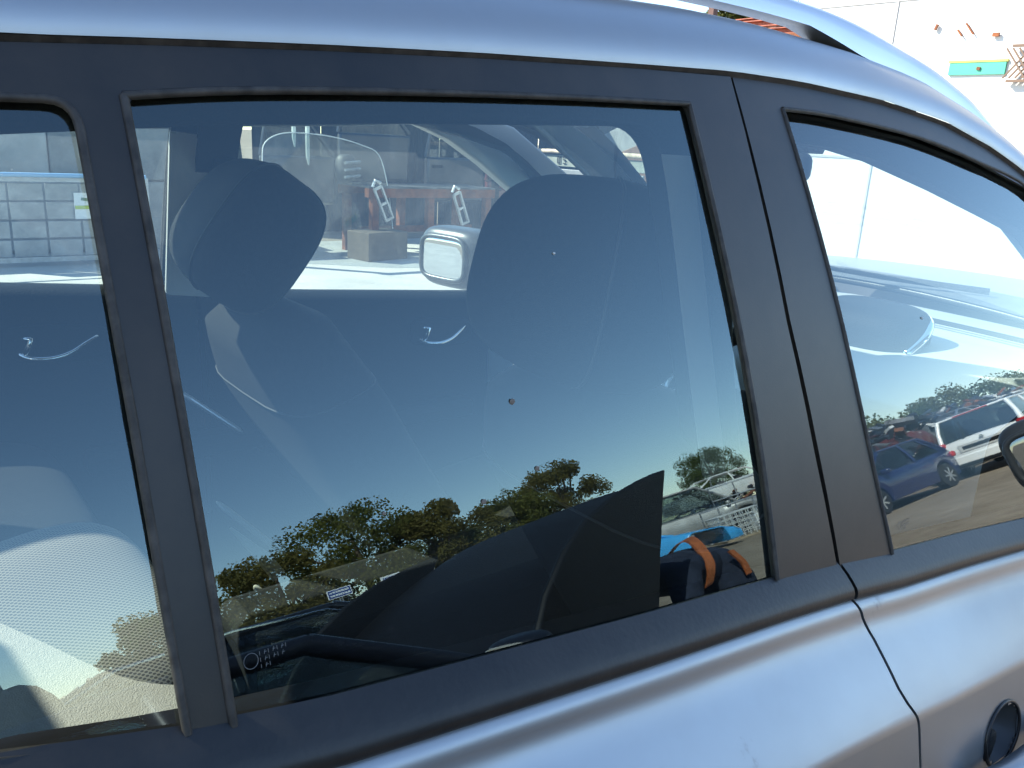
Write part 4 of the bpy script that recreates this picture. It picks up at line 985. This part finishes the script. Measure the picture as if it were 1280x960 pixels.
sign('middle pale sign before the trees, blue lettering', 14.5, -25.7, 2.62, .72, .36, 2, True)
sign('rightmost blue and white sign before the trees, beside the blue cabins', 15.9, -25.8, 2.60, .74, .38, 3)
rope = thing('rope_fence', 'pale rope strung on posts past the blue and white signs', 'fence', (0, 0, 0))
B().tube([(9, -25.9, 1.9), (12.5, -25.9, 2.4), (16.5, -25.9, 2.32), (18.5, -25.9, 2.4)], .012, 5).done('rope', mat('pale_rope', (.6, .55, .42), .8), rope)
for x in (9, 12.9, 16.9, 18.5): B().tube([(x - .25, -25.9, 0), (x, -25.9, 2.5), (x + .25, -25.9, 0)], .025, 6).done('post', STEEL, rope)
# rubble and timber heap
TIMB = mat('bleached_timber', (.50, .40, .29), .85, noise=.3, nscale=8); RUBB = mat('pale_rubble', (.36, .33, .29), .9, noise=.4, nscale=6)
SC2 = link(bpy.data.objects.new('rubble_heap', None)); SC2['kind'] = 'stuff'; SC2['label'] = 'heap of broken timber and rubble below the signs'; SC2['category'] = 'rubble'
rg = random.Random(5)
for m, nn in ((TIMB, 320), (RUBB, 280), (RUST, 90)):
    b = B()
    for k in range(nn):
        x = rg.uniform(2, 18.5); t = rg.random(); y = -24.6 + rg.uniform(-1.4, .8); h = 2.05 * (1 - abs(y + 24.8) / 2) * (.85 + .15 * math.sin(x * 1.7)) * (1 if x < 15.5 else max(.2, (18.5 - x) / 3))
        l = rg.uniform(.2, .9); b.box((x, y, max(.05, h * rg.uniform(.55, 1.0))), (l, l * rg.uniform(.1, .4), l * rg.uniform(.06, .25)), (rg.uniform(-30, 30), rg.uniform(-30, 30), rg.uniform(0, 180)))
    o = b.done('rubble_pieces', m, SC2); o['kind'] = 'stuff'
b = B().grid(lambda u, v: Vector((1.5 + 17 * u, -26.4 + 3 * v, max(0, 1.7 * math.sin(math.pi * v) * (.8 + .2 * math.sin(u * 20)) * (1 if u < .82 else (1 - u) / .18)))), 30, 8); o = b.done('rubble_core', mat('earth', (.14, .11, .08), .95, noise=.4, nscale=5), SC2, 60); o['kind'] = 'stuff'
# blue cabins
CABB = mat('blue_cabin_plastic', (.01, .10, .42), .4)
for lab, x, y in (('left blue portable toilet cabin beside the rubble heap', 17.9, -26.4), ('right blue portable toilet cabin, nearer the black saloon', 19.3, -26.7)):
    c = thing('portable_cabin', lab, 'cabin', (x, y, 0), 12, 'blue portable cabins')
    B().box((0, 0, 1.12), (1.15, 1.15, 2.1)).done('walls', CABB, c, bevel=.05); B().box((0, 0, 2.26), (1.22, 1.22, .18)).done('roof', mat('pale_blue_roof', (.35, .45, .6), .5), c, bevel=.07)
    B().box((0, .59, 1.08), (.75, .03, 1.85)).done('door', mat('blue_door_plastic', (.015, .13, .5), .4), c, bevel=.02); B().box((.28, .62, 1.1), (.05, .03, .16)).done('door_handle', SIGNW, c)
    for k in (-1, 1): B().box((k * .50, .59, 1.1), (.06, .03, 1.9)).done('rib', CABB, c, bevel=.01)
sk = thing('cream_barrier', 'low cream coloured barrier between the rubble heap and the blue cabins', 'barrier', (17.2, -25.0, 0), 10)
for k in range(3): B().box((-1.2 + 1.2 * k, 0, 1.02), (1.17, .3, 2.04)).done('panel', mat('cream_panel', (.60, .55, .42), .6, noise=.1, nscale=5), sk, bevel=.04)

# ------------------------------------------------------------------ trees
LEAF = []
for i, (a, b2) in enumerate((((.17, .165, .035), (.09, .10, .022)), ((.20, .165, .042), (.11, .10, .026)), ((.12, .15, .038), (.06, .085, .024)))):
    m = mat('foliage_%s' % 'abc'[i], a, .75, 0, .25, nscale=.9, col2=b2); LEAF.append(m)
    n_ = m.node_tree; pr = n_.nodes['Principled BSDF']; tl = n_.nodes.new('ShaderNodeBsdfTranslucent'); mx = n_.nodes.new('ShaderNodeMixShader'); mx.inputs[0].default_value = .5
    src = pr.inputs['Base Color'].links[0].from_socket; n_.links.new(src, tl.inputs[0]); n_.links.new(pr.outputs[0], mx.inputs[1]); n_.links.new(tl.outputs[0], mx.inputs[2]); n_.links.new(mx.outputs[0], n_.nodes['Material Output'].inputs[0])
def tree(label, x, y, h, r, kind=0, seed=0, name='oak_tree', n=74, leaves=300, base=.10, leaf=.165, cat='tree', group='trees along the yard edge'):
    t = thing(name, label, cat, (x, y, 0), 0, group); rg = random.Random(seed)
    b = B(); b.tube([(0, 0, 0), (.1, .05, h * .25), (.0, .1, h * .5), (.05, 0, h * .8)], [h * .035, h * .028, h * .02, h * .008], 8)
    cl = []
    for k in range(n):
        a = rg.uniform(0, 6.283); q = rg.random() ** .45; zz = rg.uniform(-1, 1); rr = math.sqrt(max(0, 1 - zz * zz * .8)) * q
        cl.append(Vector((r * rr * math.cos(a) * rg.uniform(.8, 1.15), r * rr * math.sin(a), h * (base + (1 - base) * .5) + (1 - base) * .46 * h * zz)))
    for k in range(9):
        c = cl[(k * 3) % n]; s = Vector((.05, .05, h * rg.uniform(.2, .5))); b.tube([s, s.lerp(c, .5) + Vector((0, 0, .2)), c], [h * .014, h * .009, h * .004], 6)
    b.done('trunk', BARK, t, 60)
    vs = []; fs = []
    for c in cl:
        R0 = r * rg.uniform(.17, .33)
        for k in range(leaves):
            d = Vector((rg.gauss(0, 1), rg.gauss(0, 1), rg.gauss(0, .8))).normalized() * R0 * rg.random() ** .4; p = c + d; s = leaf * rg.uniform(.5, 1.2)
            ax = Vector((rg.gauss(0, 1), rg.gauss(0, 1), rg.gauss(0, 1))).normalized(); bx = ax.orthogonal().normalized()
            i = len(vs); vs += [p - ax * s * .5, p + bx * s * .32, p + ax * s * .5, p - bx * s * .32 + ax * s * .1]; fs.append((i, i + 1, i + 2, i + 3))
    make('crown', vs, fs, LEAF[kind], t)
    return t
TT = [('leftmost low olive tree above the scrap, mirrored beside the divider bar', 8.8, -31.5, 4.6, 2.1, 2), ('broad olive oak left of the tallest crown', 12.9, -31.0, 5.9, 2.6, 1), ('tallest olive oak above the leftmost sign', 16.9, -31.8, 7.5, 3.2, 0),
      ('dense oak above the rightmost sign', 20.4, -31.0, 6.5, 2.6, 1), ('lower thin tree between the oak and the blue cabins', 23.0, -33.5, 4.6, 1.9, 2), ('olive tree behind the blue cabins', 25.8, -32.2, 6.2, 2.5, 0),
      ('rounded tree left of the raised bonnet', 29.3, -32.5, 7.2, 2.7, 1), ('small oak standing above the orange wreck', 64.0, -50.0, 8.4, 3.4, 2)]
for i, (lab, x, y, h, r_, k) in enumerate(TT): tree(lab, x, y, h, r_, k, 30 + i)
for i, (x, y, h, r_) in enumerate(((46, -25.5, 4.2, 3.2), (52, -25, 4.6, 3.4), (58, -25.5, 5.2, 3.6), (64, -25, 5.0, 3.6), (70, -24, 5.4, 3.8), (77, -24, 5.6, 4.0))):
    tree(('low tree at the left end', 'second low tree from the left', 'third low tree from the left', 'fourth low tree', 'fifth low tree', 'tree at the right end')[i] + ' of the hedge line above the scrap row', x, y, h, r_, 2 if i % 2 else 0, 60 + i, leaf=.26, n=44, leaves=110, base=.12)

# ------------------------------------------------------------------ yard seen straight through the car
wall = thing('block_wall', 'stained concrete block wall behind the far windows', 'wall', (0, 9.75, 0))
rg = random.Random(11); shared = {}
CONCS = [CONC, mat('pale_concrete', (.46, .45, .43), .9, 0, .2, nscale=1.6, bump=.4, bscale=25, col2=(.30, .295, .28)), mat('damp_concrete', (.33, .325, .31), .9, 0, .2, nscale=2.0, bump=.4, bscale=25, col2=(.19, .19, .185))]
for r_ in range(2):
    x = -4.5 - (.8 if r_ % 2 else 0)
    while x < 3.9:
        k = rg.randrange(3)
        if k not in shared:
            o = B().box((0, 0, 0), (1.585, .78, .785)).done('block', CONCS[k], None, bevel=.02); shared[k] = o.data; bev = o; bpy.data.objects.remove(o)
        o = link(bpy.data.objects.new('block', shared[k]), wall); o.location = (x, rg.uniform(-.012, .012), .395 + .8 * r_); o.rotation_euler = (0, 0, R(rg.uniform(-.4, .4)))
        bv = o.modifiers.new('bevel', 'BEVEL'); bv.width = .02; bv.segments = 2
        x += 1.6
# dark shed closing the yard beyond the wall's end
shed = thing('tin_shed', 'dark corrugated shed behind the rusty bench', 'shed', (9.4, 10.7, 0))
SHM = mat('dark_shed_sheet', (.03, .032, .034), .6, .3, noise=.35, nscale=2)
for k in range(9):
    def sheet(u, v): return Vector((-4.7 + 1.04 * k + 1.04 * u, -.02 * (k % 2) + .018 * math.sin(u * 2 * math.pi * 7), 2.6 * v))
    B().grid(sheet, 56, 1).done('wall_sheet', SHM, shed, 60)
B().box((0, .75, 2.66), (9.8, 1.6, .08)).done('roof', SHM, shed)
# galvanised stillage with a notice on its front
cg = thing('mesh_stillage', 'grey mesh stillage with a notice on its front, against the block wall', 'container', (1.62, 8.85, 0))
for sx in (-.62, 1.0):
    for sy in (-.4, .4): B().box((sx, sy, .44), (.06, .06, .88)).done('post', STEEL, cg)
PAN = mat('dull_zinc_sheet', (.30, .31, .32), .5, .35, noise=.2, nscale=5)
for r_ in range(4):
    for c_ in range(5): B().box((-.44 + .32 * c_, -.40, .18 + .185 * r_), (.30, .012, .165)).done('panel', PAN, cg, bevel=.004)
B().box((.19, .4, .45), (1.6, .015, .8)).done('back_sheet', PAN, cg)
for z in (.07, .86): B().box((.19, -.41, z), (1.66, .05, .05)).done('rail', STEEL, cg)
nb = B(); nb.box((.46, -.425, .60), (.32, .01, .26)); nb.done('notice', SIGNW, cg)
B().box((.46, -.432, .585), (.31, .004, .035)).done('notice_stripe', mat('lime_print', (.40, .50, .08), .5), cg)
B().box((.40, -.432, .665), (.07, .004, .03), (0, 8, 0)).done('notice_picture', mat('grey_green_print', (.12, .20, .14), .5), cg); B().box((.49, -.432, .67), (.09, .004, .03), (0, -6, 0)).done('notice_picture', mat('green_print', (.10, .26, .08), .5), cg)
B().box((.49, -.432, .52), (.10, .003, .03)).done('notice_text', mat('grey_print', (.45, .45, .45), .6), cg)
tag(B().tube([(-.8, 8.3, .905), (.4, 8.3, .912), (2.6, 8.32, .90)], .022, 8).done('blue_pipe', mat('pale_blue_pipe', (.25, .42, .62), .4), None, 60), 'thin pale blue pipe lying along the top of the mesh stillage', 'pipe')
x0 = thing('wire_crate', 'low crate of crossed wires left of the stillage', 'crate', (.45, 8.9, 0))
for k in range(4):
    z = .1 + .2 * k; B().tube([(-.5, -.3, z), (.45, -.3, z)], .01, 6).done('wire', STEEL, x0)
for a, c in (((-.5, .05), (.45, .75)), ((-.5, .75), (.45, .05)), ((0, .05), (.45, .5))): B().tube([(a[0], -.31, a[1]), (c[0], -.31, c[1])], .008, 6).done('cross_wire', STEEL, x0)
for x in (-.5, .45): B().box((x, -.3, .40), (.05, .05, .80)).done('post', STEEL, x0)
# rusty bench frame with parts, seen behind the front seats
rk = thing('rusty_bench', 'rusty steel bench frame standing before dark car parts', 'bench', (5.6, 8.4, 0))
for x in (-.45, .35, 1.25):
    for y in (-.35, .35): B().box((x, y, .36), (.09, .09, .72)).done('leg', RUST, rk)
for y in (-.35, .35): B().box((.4, y, .78), (1.9, .10, .11)).done('beam', RUST, rk)
B().box((.4, 0, .30), (1.7, .06, .08)).done('brace', RUST, rk); B().box((.4, 0, .845), (1.9, .8, .02)).done('bench_top', mat('grimy_steel', (.10, .10, .10), .5, .5, noise=.5, nscale=6), rk)
tag(B().box((5.15, 7.95, .17), (.62, .4, .34), (0, 0, 12)).done('cardboard_box', mat('brown_cardboard', (.15, .11, .075), .85, noise=.15, nscale=8), None, bevel=.01), 'worn brown carton on the ground before the rusty bench', 'carton')
# dark car parts hanging and leaning behind the bench
def car_door_part(label, loc, rz, m):
    d = thing('loose_door', label, 'car door', loc, rz, 'loose car doors leaning in the shade')
    B().prism([(-.5, 0), (.5, 0), (.52, .6), (-.5, .6)], 'y', -.05, .05).done('skin', m, d, bevel=.03)
    B().tube([(-.5, 0, .6), (-.42, 0, 1.0), (.1, 0, 1.06), (.52, 0, .62)], .03, 6).done('window_frame', m, d); B().box((-.35, -.07, .48), (.16, .03, .04)).done('handle', DARKIN, d, bevel=.01)
    b = B(); quad_pane(b, [(-.46, 0, .6), (.48, 0, .6), (.1, 0, 1.03), (-.4, 0, .98)]); b.done('pane', DGL, d)
car_door_part('dark grey loose car door leaning left on the bench', (4.6, 9.0, .55), 6, paint('charcoal_door_paint', (.035, .036, .04), .4))
car_door_part('black loose car door leaning at the middle of the bench', (5.7, 9.05, .86), -4, DKW)
car_door_part('dark loose car door at the right end of the bench', (6.9, 8.9, .6), 4, DKW)
car_door_part('dull red loose car door far right of the bench', (8.0, 8.9, .3), -8, REDW)
for lab, x, z0, z1 in (('left of two pale hanging strips above the far headrest', 4.30, 1.27, 1.75), ('right of two pale hanging strips above the far headrest', 4.47, 1.07, 1.75)):
    tag(B().tube([(x, 8.4, z0), (x - .01, 8.4, z0 + .1), (x - .012, 8.4, z1)], [.008, .026, .03], 6).done('hanging_strip', mat('pale_plastic', (.62, .66, .62), .5), None, 60), lab, 'strip', 'pale hanging strips')
hr = thing('hanging_rail', 'dark overhead rail holding the pale strips', 'rail', (0, 0, 0)); B().box((5.2, 8.4, 1.79), (4.2, .08, .08)).done('bar', DARKIN, hr)
for x in (3.2, 7.25): B().box((x, 8.4, .9), (.08, .08, 1.8)).done('post', DARKIN, hr)
lw = thing('loose_windscreen', 'loose car windscreen with pale edge leaning before the dark doors', 'windscreen', (0, 8.05, 0))
LWO = [tuple(v) for v in curve([(3.84, 0), (3.84, .7), (3.86, 1.12), (3.92, 1.31), (4.14, 1.415), (4.48, 1.425), (4.83, 1.393), (5.15, 1.32), (5.36, 1.22), (5.44, .9), (5.46, .5), (5.46, 0)], 4)]
lwo = B(); nn_ = len(LWO); lwo.add([(x, .22 * z, z) for x, z in LWO] + [(x, .22 * z + .006, z) for x, z in LWO], [tuple(range(nn_)), tuple(range(2 * nn_ - 1, nn_ - 1, -1))] + [(i, i + nn_, (i + 1) % nn_ + nn_, (i + 1) % nn_) for i in range(nn_)]); lwo.done('pane', glass('grimy_glass', (.72, .76, .76), 1.5, .10, (.4, .41, .42), 3.0, spots=12), lw)
B().tube([(x, .22 * z, z) for x, z in LWO], .007, 6).done('edge_bead', mat('pale_edge', (.55, .56, .55), .5), lw, 60)
def bracket(lab, loc, ry):
    b = thing('metal_bracket', lab, 'bracket', loc, 0, 'pale metal brackets on the bench'); b.rotation_euler = (0, R(ry), 0)
    for s in (-1, 1): B().box((s * .05, 0, .0), (.022, .04, .42)).done('arm', STEEL, b)
    for z in (-.2, 0, .2): B().box((0, 0, z), (.11, .03, .03)).done('rung', STEEL, b)
    B().tube([(-.06, 0, .24), (0, 0, .30), (.06, 0, .24)], .02, 6).done('hook', STEEL, b)
bracket('left bright bracket hanging over the bench front', (5.22, 7.94, .66), -24); bracket('right dull bracket hanging over the bench front', (6.36, 7.94, .60), -22)
# engine lumps
for lab, p in (('small alternator lump on the bench behind the headrest', (5.0, 8.5, .856)),):
    e = thing('engine_casting', lab, 'engine part', p, 20, 'engine castings near the bench'); s = .42
    pillow((0, 0, .42 * s), (.6 * s, .5 * s, .84 * s), (0, 0, 0), (.7, .7), 18, 12).done('casing', mat('engine_grey', (.07, .07, .07), .6), e, 60)
    for k in range(3): B().tube([(-.32 * s, -.28 * s, (.2 + .2 * k) * s), (.3 * s, -.3 * s, (.24 + .2 * k) * s)], .04 * s, 8).done('pipe', STEEL, e)
# scrap seen through the windscreen corner: boards, pale pole, panels
def board(lab, p, d, rot, m, name='leaning_board', cat='board', group='boards stacked beyond the windscreen'):
    o = B().box((0, 0, 0), d).done(name, m, None, bevel=.008); o.location = p; o.rotation_euler = [R(a) for a in rot]; tag(o, lab, cat, group); return o
GP = mat('weathered_grey_panel', (.28, .29, .29), .7, noise=.2, nscale=3)
board('left pale grey board upright under the pale pole', (9.0, 8.8, .55), (.04, .75, 1.1), (0, -6, 10), GP)
board('right pale grey board upright under the pale pole', (9.05, 7.7, .55), (.04, .8, 1.1), (0, -6, 6), GP)
board('long brown board slanting behind the pale pole', (9.9, 8.0, .9), (.05, 2.6, 1.3), (-18, -8, 0), mat('brown_board', (.20, .12, .08), .8, noise=.3, nscale=5))
board('rusty sheet slanting at the top right of the windscreen corner', (10.4, 7.0, 1.35), (.04, 2.4, .8), (-22, -8, 0), RUST)
board('grey sheet slanting across the windscreen corner', (10.8, 8.6, 1.3), (.04, 3.0, 1.6), (-20, -6, 0), GP)
tag(B().tube([(9.0, 10.4, 1.33), (8.98, 8.8, 1.36), (9.0, 7.0, 1.36), (9.1, 5.6, 1.34)], [.03, .035, .035, .03], 8).done('pale_pole', TIMB, None, 60), 'long pale pole lying across the boards', 'pole')
tr_ = thing('trestle', 'steel trestle holding the pale pole', 'trestle', (9.0, 0, 0))
for y in (6.2, 9.9): B().tube([(-.3, y, 0), (0, y, 1.31), (.3, y, 0)], .03, 6).done('leg_pair', STEEL, tr_)
# handwriting on the left and right boards
b = B()
def stroke(pts, x, y, z, s): b.tube([(x, y - p[0] * s, z + p[1] * s) for p in pts], .008, 5)
for i, g in enumerate([[(0, 0), (.6, 0), (.6, 1), (0, 1), (0, 0)], [(.6, 1), (0, 1), (0, .5), (.6, .5), (.6, 0), (0, 0)], [(0, .5), (.6, .5)], [(.6, 1), (0, 1), (0, .5), (.6, .5), (.6, 0), (0, 0)], [(0, 1), (.3, .5), (.6, 1), (.3, .5), (.3, 0)]]): stroke(g, 9.0, 9.12 - .13 * i, 1.18, .10)
o = b.done('marker_writing', DARK, None)
hb = board('narrow pale rail board carrying the dark hand lettering', (9.03, 8.4, 1.215), (.03, 2.9, .17), (0, 0, 0), mat('pale_green_board', (.20, .22, .19), .7, noise=.2, nscale=6))
o.parent = hb; o.matrix_parent_inverse = Matrix.Translation(-hb.location)
# ------------------------------------------------------------------ beyond the roof: beams, bushes, white box body and van
st = thing('beam_rack', 'rack carrying rusty beams seen between roof and roof rail', 'rack', (13.6, 8.3, 0), 0)
for y in (-1.6, 1.6):
    for x in (-.6, .6): B().box((x, y, 1.75), (.1, .1, 3.5)).done('upright', RUST, st)
for z in (2.2, 3.40): 
    for x in (-.6, .6): B().box((x, 0, z), (.1, 3.4, .12)).done('bearer', RUST, st)
RB = mat('red_brown_beam', (.30, .085, .045), .7, noise=.3, nscale=8)
for k, (lab, x, z, l) in enumerate((('topmost rusty beam on the rack', -.05, 3.80, 2.6), ('second rusty beam on the rack, furthest left', -.40, 3.68, 3.1), ('third rusty beam on the rack, longest', .2, 3.60, 3.6), ('lowest rusty beam at the front of the rack', -.5, 3.52, 3.8))):
    o = B(); 
    o.box((0, 0, .045), (.16, l, .016)); o.box((0, 0, -.045), (.16, l, .016)); o.box((0, 0, 0), (.02, l, .09))
    o = o.done('rusty_beam', RB, None); o.location = (13.6 + x, 8.3, z); o.rotation_euler = (0, 0, R(3 * k - 4)); tag(o, lab, 'beam', 'rusty beams on the rack')
tree('bright bush above the car roof at the top of the picture', 24, 17.5, 6.4, 2.2, 0, 90, 'garden_bush', leaf=.22, base=.3, cat='bush'); tree('thin bush above the rusty beams', 24.6, 14.6, 6.1, 1.5, 1, 91, 'garden_bush', n=22, leaf=.2, cat='bush')
for lab, y in (('dark post left of the bush above the roof', 11.35), ('dark post right of the bush above the roof', 9.75)): tag(B().box((15.0, y, 2.4), (.14, .14, 4.8)).done('timber_post', mat('brown_post', (.10, .05, .04), .8), None), lab, 'post', 'posts above the roof')
bx = thing('box_body', 'sun bleached white box body on legs with rust holes and a short green panel', 'container', (9.2, 1.9, 0), 0)
B().box((0, 0, 2.30), (2.4, 4.7, 4.4)).done('box', mat('sun_bleached_white', (.52, .51, .48), .6, noise=.06, nscale=2), bx, bevel=.03)
B().box((-1.21, .62, 2.30), (.02, .48, .10)).done('green_panel', mat('green_paint', (.05, .30, .20), .5), bx); B().box((-1.212, .62, 2.362), (.024, .50, .018)).done('yellow_line', mat('yellow_green_paint', (.5, .5, .08), .5), bx)
for y, z, w, h, a in ((1.04, 2.66, .02, .05, 20), (.51, 2.57, .055, .03, 0), (.74, 2.63, .012, .12, -40), (.82, 2.60, .012, .07, -40), (-.2, 2.9, .04, .03, 10), (.60, 2.30, .03, .025, 10)): B().box((-1.222, y, z), (.02, w, h), (a, 0, 0)).done('rust_hole', RUST, bx)
for z in (1.5, 2.92): B().box((-1.203, 0, z), (.012, 4.66, .02)).done('panel_seam', mat('seam_grey', (.35, .34, .33), .6), bx)
for y in (-1.1, 1.45): B().box((-1.204, y, 2.3), (.012, .02, 4.3)).done('panel_seam', mat('seam_grey'), bx)
for x in (-.9, .9):
    for y in (-2.1, 2.1): B().box((x, y, .05), (.2, .2, .10)).done('support_leg', STEEL, bx)
lt = thing('lattice_screen', 'brown lattice screen leaning on the white box body at the right edge', 'screen', (7.93, 1.93, 0), 0)
for k in range(11):
    for s in (-1, 1): B().box((0.012 * s, -.25 + .05 * k, 2.33), (.012, .012, .30), (s * 38, 0, 0)).done('slat', mat('brown_slat', (.14, .09, .06), .8), lt)
for z in (2.19, 2.47): B().box((.02, 0, z), (.03, .62, .02)).done('rail', mat('brown_slat'), lt)
